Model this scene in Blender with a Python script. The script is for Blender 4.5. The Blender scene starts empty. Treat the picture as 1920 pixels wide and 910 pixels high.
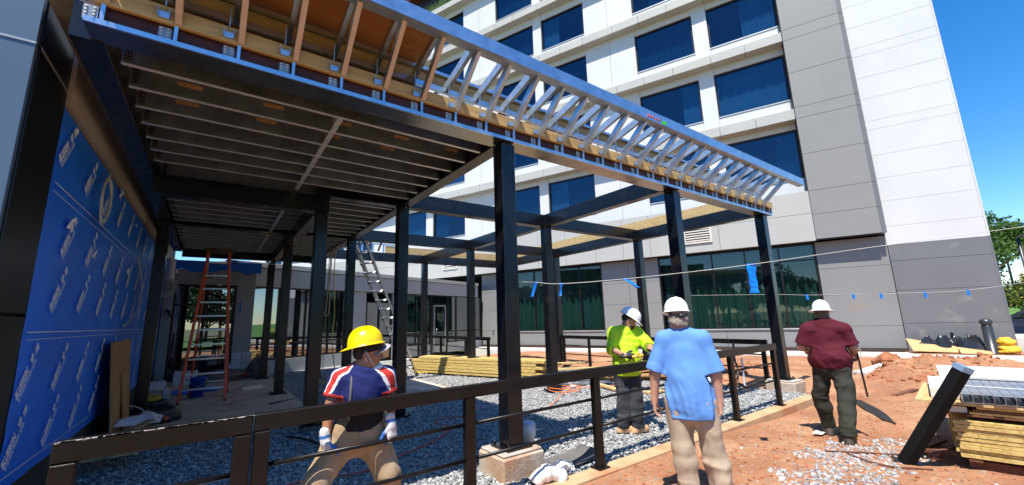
import bpy, bmesh, math, random
import numpy as np
from mathutils import Vector, Matrix
random.seed(7); RNG = np.random.default_rng(11)
SC = bpy.context.scene; COL = SC.collection
R_ = math.radians

# ------------------------------------------------------------------ materials
def nmat(name):
    m = bpy.data.materials.new(name); m.use_nodes = True
    nt = m.node_tree; nt.nodes.clear()
    return m, nt, nt.nodes, nt.links
def rgba(c): return (c[0], c[1], c[2], 1.0)
def mat(name, col, rough=.6, metal=0., var=.12, vs=3., bump=0., bs=40., spec=.5, col2=None, stretch=None, detail=4., dirt=None, rvar=.0, coat=0.):
    """principled surface with object-space colour variation, optional second tone, optional stains and bump"""
    m, nt, N, L = nmat(name)
    out = N.new('ShaderNodeOutputMaterial'); b = N.new('ShaderNodeBsdfPrincipled')
    L.new(b.outputs[0], out.inputs[0])
    tc = N.new('ShaderNodeTexCoord'); src = tc.outputs['Object']
    if stretch:
        mp = N.new('ShaderNodeMapping'); mp.inputs['Scale'].default_value = stretch
        L.new(src, mp.inputs[0]); src = mp.outputs[0]
    n = N.new('ShaderNodeTexNoise'); n.inputs['Scale'].default_value = vs; n.inputs['Detail'].default_value = detail
    n.inputs['Roughness'].default_value = .6
    L.new(src, n.inputs['Vector'])
    r = N.new('ShaderNodeValToRGB'); r.color_ramp.elements[0].position = .3; r.color_ramp.elements[1].position = .7
    c2 = col2 or tuple(max(0, x*(1-var)) for x in col); c1 = col if col2 else tuple(min(1, x*(1+var*.6)) for x in col)
    r.color_ramp.elements[0].color = rgba(c2); r.color_ramp.elements[1].color = rgba(c1)
    L.new(n.outputs['Fac'], r.inputs[0]); last = r.outputs[0]
    if dirt:
        dcol, dscale, lo, hi = dirt
        n2 = N.new('ShaderNodeTexNoise'); n2.inputs['Scale'].default_value = dscale; n2.inputs['Detail'].default_value = 8
        L.new(tc.outputs['Object'], n2.inputs['Vector'])
        r2 = N.new('ShaderNodeValToRGB'); r2.color_ramp.elements[0].position = lo; r2.color_ramp.elements[1].position = hi
        L.new(n2.outputs['Fac'], r2.inputs[0])
        mx = N.new('ShaderNodeMixRGB'); mx.inputs[2].default_value = rgba(dcol)
        L.new(r2.outputs[0], mx.inputs[0]); L.new(last, mx.inputs[1]); last = mx.outputs[0]
    L.new(last, b.inputs['Base Color'])
    b.inputs['Roughness'].default_value = rough; b.inputs['Metallic'].default_value = metal
    b.inputs['Specular IOR Level'].default_value = spec
    b.inputs['Coat Weight'].default_value = coat
    if rvar:
        mr = N.new('ShaderNodeMapRange'); mr.inputs['To Min'].default_value = max(.02, rough-rvar); mr.inputs['To Max'].default_value = rough+rvar
        L.new(n.outputs['Fac'], mr.inputs[0]); L.new(mr.outputs[0], b.inputs['Roughness'])
    if bump:
        nb = N.new('ShaderNodeTexNoise'); nb.inputs['Scale'].default_value = bs; nb.inputs['Detail'].default_value = 5
        L.new(src, nb.inputs['Vector'])
        bp = N.new('ShaderNodeBump'); bp.inputs['Strength'].default_value = bump; bp.inputs['Distance'].default_value = .02
        L.new(nb.outputs['Fac'], bp.inputs['Height']); L.new(bp.outputs[0], b.inputs['Normal'])
    return m
def wood(name, c1, c2, sc=(1.2, 18, 18), rough=.65, knots=True):
    m, nt, N, L = nmat(name)
    out = N.new('ShaderNodeOutputMaterial'); b = N.new('ShaderNodeBsdfPrincipled'); L.new(b.outputs[0], out.inputs[0])
    tc = N.new('ShaderNodeTexCoord'); mp = N.new('ShaderNodeMapping'); mp.inputs['Scale'].default_value = sc
    L.new(tc.outputs['Object'], mp.inputs[0])
    n = N.new('ShaderNodeTexNoise'); n.inputs['Scale'].default_value = 1.; n.inputs['Detail'].default_value = 6; n.inputs['Distortion'].default_value = 1.2
    L.new(mp.outputs[0], n.inputs['Vector'])
    r = N.new('ShaderNodeValToRGB'); r.color_ramp.elements[0].position = .35; r.color_ramp.elements[1].position = .62
    r.color_ramp.elements[0].color = rgba(c2); r.color_ramp.elements[1].color = rgba(c1)
    L.new(n.outputs['Fac'], r.inputs[0]); last = r.outputs[0]
    if knots:
        v = N.new('ShaderNodeTexVoronoi'); v.inputs['Scale'].default_value = 2.3; L.new(tc.outputs['Object'], v.inputs['Vector'])
        r2 = N.new('ShaderNodeValToRGB'); r2.color_ramp.elements[0].position = .03; r2.color_ramp.elements[1].position = .09
        r2.color_ramp.elements[0].color = (1, 1, 1, 1); r2.color_ramp.elements[1].color = (0, 0, 0, 1)
        L.new(v.outputs['Distance'], r2.inputs[0])
        mx = N.new('ShaderNodeMixRGB'); mx.inputs[2].default_value = rgba(tuple(x*.35 for x in c2))
        L.new(r2.outputs[0], mx.inputs[0]); L.new(last, mx.inputs[1]); last = mx.outputs[0]
    L.new(last, b.inputs['Base Color']); b.inputs['Roughness'].default_value = rough
    bp = N.new('ShaderNodeBump'); bp.inputs['Strength'].default_value = .25; bp.inputs['Distance'].default_value = .004
    L.new(n.outputs['Fac'], bp.inputs['Height']); L.new(bp.outputs[0], b.inputs['Normal'])
    return m
def glass(name, tint, ior=1.7, rough=.0, gc=(.9, .95, 1)):
    m, nt, N, L = nmat(name)
    out = N.new('ShaderNodeOutputMaterial'); mix = N.new('ShaderNodeMixShader'); L.new(mix.outputs[0], out.inputs[0])
    ge = N.new('ShaderNodeNewGeometry'); dp = N.new('ShaderNodeVectorMath'); dp.operation = 'DOT_PRODUCT'; L.new(ge.outputs['Normal'], dp.inputs[0]); L.new(ge.outputs['Incoming'], dp.inputs[1])
    ab = N.new('ShaderNodeMath'); ab.operation = 'ABSOLUTE'; L.new(dp.outputs['Value'], ab.inputs[0]); om = N.new('ShaderNodeMath'); om.operation = 'SUBTRACT'; om.inputs[0].default_value = 1.; L.new(ab.outputs[0], om.inputs[1])
    pw = N.new('ShaderNodeMath'); pw.operation = 'POWER'; pw.inputs[1].default_value = 5.; L.new(om.outputs[0], pw.inputs[0])
    f0 = ((ior-1)/(ior+1))**2*1.8; fr = N.new('ShaderNodeMath'); fr.operation = 'MULTIPLY_ADD'; fr.inputs[1].default_value = 1-f0; fr.inputs[2].default_value = f0; L.new(pw.outputs[0], fr.inputs[0])
    tr = N.new('ShaderNodeBsdfTransparent'); tr.inputs[0].default_value = rgba(tint)
    gl = N.new('ShaderNodeBsdfGlossy'); gl.inputs['Color'].default_value = rgba(gc); gl.inputs['Roughness'].default_value = rough
    tc = N.new('ShaderNodeTexCoord'); n = N.new('ShaderNodeTexNoise'); n.inputs['Scale'].default_value = .9; L.new(tc.outputs['Object'], n.inputs['Vector'])
    bp = N.new('ShaderNodeBump'); bp.inputs['Strength'].default_value = .025; bp.inputs['Distance'].default_value = .05
    L.new(n.outputs['Fac'], bp.inputs['Height']); L.new(bp.outputs[0], gl.inputs['Normal'])
    L.new(fr.outputs[0], mix.inputs[0]); L.new(tr.outputs[0], mix.inputs[1]); L.new(gl.outputs[0], mix.inputs[2])
    return m

M = {}
M['black_steel'] = mat('black painted steel', (.0065, .0068, .009), .26, 0, .3, 3, .05, 60, .5, rvar=.09, dirt=((.035, .024, .017), 2.6, .58, .85))
M['rail_steel'] = mat('bronze black rail paint', (.0065, .0055, .005), .36, 0, .4, 4, .06, 50, .32, rvar=.12, dirt=((.03, .021, .015), 4.5, .62, .85))
M['red_primer'] = mat('dark red primer', (.06, .012, .012), .6, 0, .3, 3)
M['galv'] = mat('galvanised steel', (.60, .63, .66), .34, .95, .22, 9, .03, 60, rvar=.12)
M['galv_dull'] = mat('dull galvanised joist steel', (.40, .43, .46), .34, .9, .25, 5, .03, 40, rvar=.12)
M['galv_blue'] = mat('galvanised track', (.55, .62, .70), .3, .9, .15, 6, .02, 60, rvar=.1)
M['deck'] = mat('roof deck', (.22, .20, .175), .8, 0, .3, 2)
M['ledger'] = wood('pine ledger', (.56, .38, .16), (.43, .26, .09), (1.0, 14, 14))
M['pine'] = wood('pine board', (.60, .43, .20), (.45, .29, .11), (1.2, 16, 16))
M['pink_reflection'] = mat('flange with painted dirt reflection', (.58, .40, .30), .5, 0, .15, 6)  # pink of the dirt reflected in the steel, painted into the flange colour
M['ply'] = wood('plywood', (.45, .21, .065), (.34, .14, .04), (1.5, 5, 5), knots=False)
M['plyl'] = wood('light plywood', (.45, .25, .10), (.34, .17, .06), (2, 8, 2), knots=False)
M['yellow_lumber'] = wood('yellow lumber', (.60, .44, .16), (.42, .28, .075), (1.5, 20, 20))
M['white_panel'] = mat('white cladding panel', (.585, .585, .575), .45, 0, .04, .6, spec=.3, dirt=((.53, .52, .50), .4, .5, .9))
M['grey_panel'] = mat('warm grey panel', (.25, .246, .232), .45, 0, .05, .7, spec=.3)
M['ledge'] = mat('beige ledge panel', (.42, .41, .375), .5, 0, .05, .8, spec=.3)
M['floor_panel'] = mat('ground floor panel', (.225, .223, .215), .42, 0, .05, .8, spec=.4, dirt=((.36, .22, .14), .9, .62, .9))
M['pale_grey'] = mat('pale grey panel', (.40, .40, .395), .45, 0, .05, .8)
M['soffit'] = mat('dark reflective soffit', (.30, .285, .26), .24, .95, .25, 4, .04, 40, rvar=.06)
M['matte_black'] = mat('flat black steel', (.006, .006, .007), .7, 0, .3, 4, spec=.15)
M['galv_matte'] = mat('weathered galvanising', (.40, .50, .60), .32, .5, .2, 9, .03, 60, rvar=.1)
M['galv_highlight'] = mat('joist steel with painted highlight', (.72, .73, .72), .4, .5, .15, 6)  # highlight along the joist lips put into the colour
M['slate_panel'] = mat('slate grey panel', (.155, .157, .16), .42, 0, .06, .8, spec=.4, dirt=((.3, .27, .24), 1.5, .62, .85))
M['joint'] = mat('dark joint', (.03, .03, .03), .8, 0, .1)
M['frame_dark'] = mat('dark bronze frame', (.016, .015, .015), .35, .3, .2)
M['frame_grey'] = mat('aluminium frame', (.45, .45, .44), .4, .6, .1)
M['glass_up'] = glass('blue tinted glass', (.36, .54, .66), 1.55, gc=(.42, .62, .78))
M['glass_low'] = glass('green tinted glass', (.46, .60, .58), 1.42)
M['glass_wing'] = glass('wing glass', (.30, .38, .36), 2.3)
M['curtain'] = mat('sheer curtain', (.50, .55, .58), .9, 0, .15, 2)
M['curtain_dark'] = mat('blue blackout curtain', (.13, .17, .22), .9, 0, .2, 2)
M['curtain_green'] = mat('grey green curtain', (.25, .31, .285), .9, 0, .12, 3)
M['interior'] = mat('dark interior', (.012, .014, .018), .9, 0, .2)
M['louver'] = mat('cream louvre', (.66, .62, .54), .5, 0, .06)
M['brick_dark'] = mat('dark brick base', (.075, .045, .035), .85, 0, .3, 8, .2, 20)
M['concrete'] = mat('concrete', (.42, .38, .33), .85, 0, .18, 3, .25, 30, dirt=((.35, .2, .12), 1.1, .5, .75))
M['conc_pale'] = mat('pale pavement concrete', (.62, .58, .52), .85, 0, .12, 2, .15, 30)
M['kerb'] = mat('dusty concrete kerb', (.50, .32, .17), .9, 0, .2, 3, .3, 40, dirt=((.45, .2, .09), 2, .5, .7))
M['footing'] = mat('footing concrete', (.46, .37, .28), .9, 0, .2, 6, .35, 30, dirt=((.42, .23, .13), 2.5, .48, .72))
M['slab'] = mat('dusty slab', (.64, .51, .39), .85, 0, .2, 2.5, .2, 25, dirt=((.30, .17, .11), 1.3, .55, .78))
M['tan_panel'] = mat('tan concrete panel', (.44, .36, .27), .8, 0, .1, 2, .08, 40)
M['corner_panel'] = mat('blue grey metal panel', (.115, .165, .22), .36, .3, .08, 1.5, rvar=.05)
M['black_panel'] = mat('gloss black panel', (.005, .0055, .006), .38, 0, .2, 1.5, rvar=.05)
M['membrane'] = mat('blue membrane', (.012, .20, .95), .42, 0, .2, 1.4, .25, 7, .45)
M['white_print'] = mat('white print', (.92, .93, .95), .6, 0, .3, 30)
M['white_paint'] = mat('white paper', (.75, .75, .73), .7, 0, .1)
M['red_fg'] = mat('red fibreglass', (.80, .10, .035), .4, 0, .15, 5)
M['alu'] = mat('aluminium', (.66, .68, .70), .32, .9, .12, 6, rvar=.1)
M['black_plastic'] = mat('black plastic', (.015, .015, .016), .45, 0, .2)
M['dark_metal'] = mat('dark grey metal', (.06, .06, .065), .35, .5, .2)
M['blue_tape'] = mat('blue tape', (.0, .20, .72), .5, 0, .12, 20)
M['blue_bucket'] = mat('blue plastic', (.01, .06, .55), .35, 0, .1)
M['cable_white'] = mat('white cable', (.62, .60, .54), .5, 0, .1)
M['cable_black'] = mat('black cable', (.012, .011, .010), .5, 0, .1)
M['cord_orange'] = mat('orange cord', (.80, .20, .06), .5, 0, .1)
M['cord_red'] = mat('red cord', (.50, .08, .05), .5, 0, .1)
M['rope_yellow'] = mat('yellow rope', (.70, .48, .07), .6, 0, .1, 30)
M['rope_tan'] = mat('tan rope', (.52, .42, .26), .7, 0, .1, 30)
M['rust'] = mat('rusty steel', (.16, .06, .03), .75, .2, .35, 20, .2, 60)
M['pvc'] = mat('white pvc', (.78, .77, .72), .35, 0, .06, 5, dirt=((.55, .4, .28), 5, .55, .75))
M['fabric_grey'] = mat('grey geotextile', (.13, .12, .11), .9, 0, .25, 6, .3, 40)
M['tarp_black'] = mat('black plastic sheeting', (.02, .021, .024), .25, 0, .3, 3, .2, 9)
M['cardboard'] = mat('cardboard', (.56, .33, .14), .85, 0, .12, 4)
M['yellow_cloth'] = mat('yellow fabric', (.74, .43, .03), .7, 0, .15, 6, .3, 30)
M['box_white'] = mat('white carton', (.78, .74, .77), .7, 0, .15, 5, dirt=((.40, .10, .10), 7, .62, .66))
M['box_grey'] = mat('grey wrapped bundle', (.20, .16, .15), .5, 0, .3, 5, dirt=((.30, .04, .04), 3, .58, .64))
M['grass'] = mat('grass', (.09, .19, .03), .9, 0, .35, .6, .4, 30)
M['bark'] = mat('bark', (.09, .065, .045), .9, 0, .3, 8, .4, 20)
M['clod'] = mat('red clay clod', (.34, .125, .055), .95, 0, .3, 6, .4, 25)
M['paint_car'] = mat('dark blue car paint', (.02, .03, .07), .15, .2, .1, coat=.6)
M['chip'] = mat('grey stone', (.19, .20, .215), .85, 0, .5, 9, col2=(.09, .095, .105), detail=1.5)

def leafmat(name, c1, c2):
    m, nt, N, L = nmat(name)
    out = N.new('ShaderNodeOutputMaterial'); b = N.new('ShaderNodeBsdfPrincipled'); tl = N.new('ShaderNodeBsdfTranslucent')
    mx = N.new('ShaderNodeMixShader'); mx.inputs[0].default_value = .3
    L.new(b.outputs[0], mx.inputs[1]); L.new(tl.outputs[0], mx.inputs[2]); L.new(mx.outputs[0], out.inputs[0])
    g = N.new('ShaderNodeNewGeometry'); r = N.new('ShaderNodeValToRGB')
    r.color_ramp.elements[0].color = rgba(c2); r.color_ramp.elements[1].color = rgba(c1)
    L.new(g.outputs['Random Per Island'], r.inputs[0])
    L.new(r.outputs[0], b.inputs['Base Color']); L.new(r.outputs[0], tl.inputs[0]); b.inputs['Roughness'].default_value = .6
    return m
M['leaf'] = leafmat('mid green leaf', (.11, .20, .03), (.04, .10, .015))
M['leaf_dark'] = leafmat('dark green leaf', (.05, .11, .02), (.018, .05, .01))
M['leaf_yellow'] = leafmat('yellow green leaf', (.26, .24, .03), (.12, .15, .02))

# ------------------------------------------------------------------ objects
def tag(o, label=None, cat=None, group=None, kind=None):
    if label: o['label'] = label
    if cat: o['category'] = cat
    if group: o['group'] = group
    if kind: o['kind'] = kind
    return o
def empty(name, loc=(0, 0, 0), rz=0., label=None, cat=None, group=None):
    o = bpy.data.objects.new(name, None); COL.objects.link(o); o.location = loc; o.rotation_euler = (0, 0, rz)
    o.empty_display_size = .1
    return tag(o, label, cat, group)
def link(name, me, parent=None):
    o = bpy.data.objects.new(name, me); COL.objects.link(o)
    if parent is not None: o.parent = parent
    return o
def copytree(o, parent=None):
    c = o.copy(); COL.objects.link(c)
    if parent is not None: c.parent = parent; c.matrix_parent_inverse = o.matrix_parent_inverse
    for ch in [x for x in COL.objects if x.parent == o]: copytree(ch, c)
    return c
class MB:
    """collects solids and links them as one mesh object"""
    def __init__(s): s.v = []; s.f = []; s.mi = []; s.sm = []
    def add(s, vs, fs, mi=0, smooth=False):
        o = len(s.v); s.v += [tuple(map(float, v)) for v in vs]
        for f in fs: s.f.append(tuple(i+o for i in f)); s.mi.append(mi); s.sm.append(smooth)
        return s
    def box(s, a, b, mi=0):
        x0, y0, z0 = [min(a[i], b[i]) for i in range(3)]; x1, y1, z1 = [max(a[i], b[i]) for i in range(3)]
        return s.add([(x0, y0, z0), (x1, y0, z0), (x1, y1, z0), (x0, y1, z0), (x0, y0, z1), (x1, y0, z1), (x1, y1, z1), (x0, y1, z1)],
                     [(0, 3, 2, 1), (4, 5, 6, 7), (0, 1, 5, 4), (1, 2, 6, 5), (2, 3, 7, 6), (3, 0, 4, 7)], mi)
    def bbox(s, a, b, r=.006, mi=0):
        """box with chamfered edges"""
        lo = [min(a[i], b[i]) for i in range(3)]; hi = [max(a[i], b[i]) for i in range(3)]
        r = min([r]+[(hi[i]-lo[i])*.45 for i in range(3)])
        bm = bmesh.new(); bmesh.ops.create_cube(bm, size=1)
        for v in bm.verts: v.co = Vector([(lo[i]+hi[i])/2+v.co[i]*(hi[i]-lo[i]) for i in range(3)])
        bmesh.ops.bevel(bm, geom=bm.edges[:], offset=r, segments=1, affect='EDGES', profile=.5)
        bm.verts.index_update()
        s.add([v.co[:] for v in bm.verts], [[v.index for v in f.verts] for f in bm.faces], mi); bm.free(); return s
    def bar(s, p, q, w, h, up=(0, 0, 1), mi=0, ch=0.):
        """rectangular bar from p to q, w sideways, h along up"""
        p = Vector(p); q = Vector(q); d = (q-p).normalized(); u = Vector(up); sd = d.cross(u)
        if sd.length < 1e-5: sd = d.cross(Vector((1, 0, 0)))
        sd.normalize(); u = sd.cross(d).normalized()
        if ch:
            c = ch; pr = [(-w/2+c, -h/2), (w/2-c, -h/2), (w/2, -h/2+c), (w/2, h/2-c), (w/2-c, h/2), (-w/2+c, h/2), (-w/2, h/2-c), (-w/2, -h/2+c)]
        else: pr = [(-w/2, -h/2), (w/2, -h/2), (w/2, h/2), (-w/2, h/2)]
        n = len(pr); vs = [p+sd*a+u*b for a, b in pr]+[q+sd*a+u*b for a, b in pr]
        fs = [tuple(range(n))[::-1], tuple(range(n, 2*n))]+[(i, (i+1) % n, n+(i+1) % n, n+i) for i in range(n)]
        return s.add(vs, fs, mi)
    def cyl(s, p, q, r, r2=None, n=12, mi=0, caps=True):
        p = Vector(p); q = Vector(q); d = (q-p).normalized(); a = d.orthogonal().normalized(); b = d.cross(a); r2 = r if r2 is None else r2
        vs = [p+(a*math.cos(t)+b*math.sin(t))*r for t in [2*math.pi*i/n for i in range(n)]]+[q+(a*math.cos(t)+b*math.sin(t))*r2 for t in [2*math.pi*i/n for i in range(n)]]
        s.add(vs, [(i, (i+1) % n, n+(i+1) % n, n+i) for i in range(n)], mi, True)
        if caps: s.add(vs, [tuple(range(n))[::-1], tuple(range(n, 2*n))], mi)
        return s
    def tube(s, pts, r, n=8, mi=0):
        pts = [Vector(p) for p in pts]; vs = []; up = None
        for i, p in enumerate(pts):
            d = (pts[min(i+1, len(pts)-1)]-pts[max(i-1, 0)]).normalized()
            if up is None: up = d.orthogonal().normalized()
            up = (up-d*up.dot(d));  up = up.normalized() if up.length > 1e-6 else d.orthogonal().normalized()
            b = d.cross(up); rr = r[i] if hasattr(r, '__len__') else r
            vs += [p+(up*math.cos(2*math.pi*k/n)+b*math.sin(2*math.pi*k/n))*rr for k in range(n)]
        fs = []
        for i in range(len(pts)-1):
            fs += [(i*n+k, i*n+(k+1) % n, (i+1)*n+(k+1) % n, (i+1)*n+k) for k in range(n)]
        s.add(vs, fs, mi, True); s.add(vs[:n], [tuple(range(n))[::-1]], mi); s.add(vs[-n:], [tuple(range(n))], mi); return s
    def lathe(s, prof, c=(0, 0, 0), n=24, mi=0, smooth=True):
        vs = []; fs = []
        for r, z in prof: vs += [(c[0]+r*math.cos(2*math.pi*k/n), c[1]+r*math.sin(2*math.pi*k/n), c[2]+z) for k in range(n)]
        for i in range(len(prof)-1): fs += [(i*n+k, i*n+(k+1) % n, (i+1)*n+(k+1) % n, (i+1)*n+k) for k in range(n)]
        fs += [tuple(range(n))[::-1], tuple(range((len(prof)-1)*n, len(prof)*n))]
        return s.add(vs, fs, mi, smooth)
    def prism(s, poly, d, mi=0):
        """extrude polygon (3-D points) by vector d"""
        n = len(poly); d = Vector(d); vs = [Vector(p) for p in poly]+[Vector(p)+d for p in poly]
        return s.add(vs, [tuple(range(n))[::-1], tuple(range(n, 2*n))]+[(i, (i+1) % n, n+(i+1) % n, n+i) for i in range(n)], mi)
    def mesh(s, name, mats, fix=True):
        me = bpy.data.meshes.new(name); me.from_pydata(s.v, [], s.f)
        for m in (mats if isinstance(mats, (list, tuple)) else [mats]): me.materials.append(m)
        me.polygons.foreach_set('material_index', s.mi); me.polygons.foreach_set('use_smooth', s.sm)
        if fix:
            bm = bmesh.new(); bm.from_mesh(me); bmesh.ops.remove_doubles(bm, verts=bm.verts, dist=1e-5)
            bmesh.ops.recalc_face_normals(bm, faces=bm.faces); bm.to_mesh(me); bm.free()
        me.update(); return me
    def build(s, name, mats, parent=None, fix=True): return link(name, s.mesh(name, mats, fix), parent)
def structure(o): o['kind'] = 'structure'; return o
def npmesh(name, V, F, mats, smooth=True, mi=None):
    """fast mesh from numpy arrays; F is (n,3) or (n,4)"""
    me = bpy.data.meshes.new(name); V = np.asarray(V, np.float32); F = np.asarray(F, np.int32); k = F.shape[1]
    me.vertices.add(len(V)); me.vertices.foreach_set('co', V.ravel())
    me.loops.add(F.size); me.loops.foreach_set('vertex_index', F.ravel())
    me.polygons.add(len(F)); me.polygons.foreach_set('loop_start', np.arange(0, F.size, k, dtype=np.int32))
    for m in (mats if isinstance(mats, (list, tuple)) else [mats]): me.materials.append(m)
    if mi is not None: me.polygons.foreach_set('material_index', np.asarray(mi, np.int32))
    me.polygons.foreach_set('use_smooth', np.full(len(F), smooth)); me.update(calc_edges=True); me.validate(); return me
def vnoise(P, seed=0):
    """smooth value noise in [-1,1] for (n,3) points"""
    P = np.asarray(P, float); I = np.floor(P).astype(np.int64); f = P-I; f = f*f*(3-2*f); out = 0
    def hsh(i, j, k):
        h = (i*73856093) ^ (j*19349663) ^ (k*83492791) ^ (seed*2654435761)
        h = (h ^ (h >> 13))*1274126177; h = h & 0x7fffffff; h = (h ^ (h >> 11))*668265263 & 0x7fffffff
        return h/1073741823.5-1
    for a in (0, 1):
        for b in (0, 1):
            for c in (0, 1):
                w = (f[..., 0] if a else 1-f[..., 0])*(f[..., 1] if b else 1-f[..., 1])*(f[..., 2] if c else 1-f[..., 2])
                out = out+w*hsh(I[..., 0]+a, I[..., 1]+b, I[..., 2]+c)
    return out
def catmull(pts, n=8):
    P = [Vector(p) for p in pts]; P = [P[0]*2-P[1]]+P+[P[-1]*2-P[-2]]; o = []
    for i in range(1, len(P)-2):
        for k in range(n):
            t = k/n; a, b, c, d = P[i-1:i+3]
            o.append(.5*((2*b)+(c-a)*t+(2*a-5*b+4*c-d)*t*t+(3*b-a-3*c+d)*t**3))
    return o+[P[-2]]
# ------------------------------------------------------------------ placing helpers
def inv(root): return Matrix.LocRotScale(root.location, root.rotation_euler, root.scale).inverted()
def part(root, name, mb, mats, label=None, world=True, kind=None):
    o = link(name, mb if isinstance(mb, bpy.types.Mesh) else mb.mesh(name, mats), root)
    if world: o.matrix_parent_inverse = inv(root)
    if label: o['label'] = label
    if kind: o['kind'] = kind
    return o
def subpart(par, name, mb, mats):
    o = link(name, mb if isinstance(mb, bpy.types.Mesh) else mb.mesh(name, mats), par)
    return o
def top(name, mb, mats, label, cat, group=None, kind=None):
    """a thing that is one mesh: origin moved to the bottom centre of its bounds"""
    me = mb if isinstance(mb, bpy.types.Mesh) else mb.mesh(name, mats)
    co = np.empty(len(me.vertices)*3, np.float32); me.vertices.foreach_get('co', co); co = co.reshape(-1, 3)
    lo, hi = co.min(0), co.max(0); c = np.array([(lo[0]+hi[0])/2, (lo[1]+hi[1])/2, lo[2]], np.float32)
    me.vertices.foreach_set('co', (co-c).ravel()); me.update()
    o = link(name, me); o.location = [float(x) for x in c]
    return tag(o, label, cat, group, kind)

# ------------------------------------------------------------------ the steel canopy
CAN = empty('steel_canopy', (2.85, 4, 0), 0, 'open black steel canopy with metal joists and a galvanised truss parapet', 'canopy')
def post(x, y, z0, z1, w=.2):
    m = MB(); h = w/2
    m.bbox((x-h, y-h, z0+.012), (x+h, y+h, z1), .008)
    o = part(CAN, 'post', m, M['black_steel'])
    p = MB(); p.bbox((x-.17, y-.17, z0-.012), (x+.17, y+.17, z0+.012), .004)
    for a in (-1, 1):
        for b in (-1, 1): p.cyl((x+a*.135, y+b*.135, z0+.012), (x+a*.135, y+b*.135, z0+.05), .013, n=8)
    part(o, 'base_plate', p, M['black_steel'], world=False); 
    return o
for x, y, z0 in [(2.85, 4, .262), (6.6, 4.02, .02), (10.18, 4.02, .215)]: post(x, y, z0, 3.845)
for x, y in [(2.85, 7.47), (2.85, 11.1), (2.85, 14.6), (6.5, 7.42), (6.5, 11.1), (6.5, 14.6), (10.15, 7.45), (10.15, 11.1), (10.15, 14.6)]: post(x, y, .02, 3.845)
for x, y in [(1.4, 7.5), (1.4, 11.3), (1.4, 14.8), (-.95, 10.8)]: post(x, y, .11, 3.56 if x > 0 else 3.845, .19)
def beam(p, q, z0=3.85, z1=4.15, w=.2, plates=True):
    m = MB(); m.bar((p[0], p[1], (z0+z1)/2), (q[0], q[1], (z0+z1)/2), w, z1-z0, ch=.006)
    part(CAN, 'beam', m, M['black_steel'])
for y in (7.45, 11.1, 14.6):
    beam((2.955, y), (6.395, y)); beam((6.605, y), (10.045, y)); 
    beam((1.3 if y < 8 else -.845, y), (2.745, y))
for x in (2.85, 6.5, 10.15):
    for a, b in ((4.1, 7.35), (7.55, 11.0), (11.2, 14.5)): beam((x, a), (x, b))
beam((-.95, 4.1), (-.95, 15.0)); beam((-.84, 4.0), (10.4, 4.0), 3.87, 4.16, .18)
beam((-.84, 7.5), (1.5, 7.5), 3.565, 3.847, .22)
for a, b in ((7.62, 11.2), (11.4, 14.7)): beam((1.4, a), (1.4, b), 3.565, 3.847, .18)
beam((2.85, 14.7), (2.85, 16.3)); beam((-.84, 14.95), (2.75, 14.95), 3.7, 4.15)
# bolted shear plates where beams meet the posts
for x in (6.5, 10.15):
    for y in (7.45, 11.1, 14.6):
        m = MB()
        for dx, dy in ((-.105, 0), (0, -.105)):
            m.box((x+dx-.02-(.0 if dx else .012), y+dy-.02-(.0 if dy else .012), 3.87), (x+dx+.012, y+dy+.012, 4.13))
            for z in (3.92, 4.0, 4.08): m.cyl((x+dx*1.2-.02, y+dy*1.2-.02, z), (x+dx*1.35-.02, y+dy*1.35-.02, z), .014, n=6)
        m.bbox((x-.103, y-.103, 3.845), (x+.103, y+.103, 4.15), .006)
        part(CAN, 'column_head', m, M['black_steel'])
# joists under the roof deck
ORANGE = mat('tan knockout', (.34, .20, .09), .7, 0, .15)
def joist(y):
    m = MB(); x0, x1 = -.80, 2.74; z0, z1 = 3.872, 4.145
    if 7.25 < y < 7.66 or 10.95 < y < 11.25 or 14.45 < y < 15.05: return
    m.box((x0, y, z0+.004), (x1, y+.003, z1)); m.box((x0, y-.001, z0), (x1, y+.044, z0+.0035), 3); m.box((x0, y+.0035, z1-.003), (x1, y+.05, z1))
    m.box((x0, y+.046, z0+.0035), (x1, y+.05, z0+.016))
    for k in range(5 if y < 4.9 else (4 if y < 5.3 else 0)):
        x = x0+.42+k*.72+.02*math.sin(y*7)
        pts = [(x+.075*(1 if abs(t) < math.pi/2 else -1)+.028*math.cos(t), y-.003, 4.012+.024*math.sin(t)) for t in [math.pi*(2*i/14-1)+.01 for i in range(14)]]
        m.prism(pts, (0, .0025, 0), 1)
    for x in (x0+.015, x1-.045):   # clip angles with screw rows
        m.box((x, y-.006, z0+.03), (x+.05, y-.001, z1-.03), 2)
        for i in range(6):
            for j in (0, 1): m.cyl((x+.013+j*.024, y-.006, z0+.05+i*.034), (x+.013+j*.024, y-.011, z0+.05+i*.034), .006, n=5, mi=0)
    part(CAN, 'joist', m, [M['galv_dull'], ORANGE, M['dark_metal'], M['galv_highlight']])
y = 4.38
while y < 16.2: joist(y); y += .4185
y = 4.42
while y < 16.0:
    if not (7.2 < y < 7.5 or 10.8 < y < 11.2 or 14.3 < y < 15):
        m = MB(); m.prism([(.93, y, 3.866), (.99, y, 3.866), (.99, y, 3.869), (.958, y, 3.8695), (.958, y, 4.14), (.955, y, 4.14), (.955, y, 3.8695), (.93, y, 3.869)], (0, .37, 0)); part(CAN, 'blocking', m, M['galv_highlight'])
    y += .4185
m = MB(); m.box((-1.215, 4.12, 4.152), (2.98, 16.35, 4.172)); part(CAN, 'roof_deck', m, M['deck'])  # deck stretched on to the wall, added to shut light out of the gap
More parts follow.
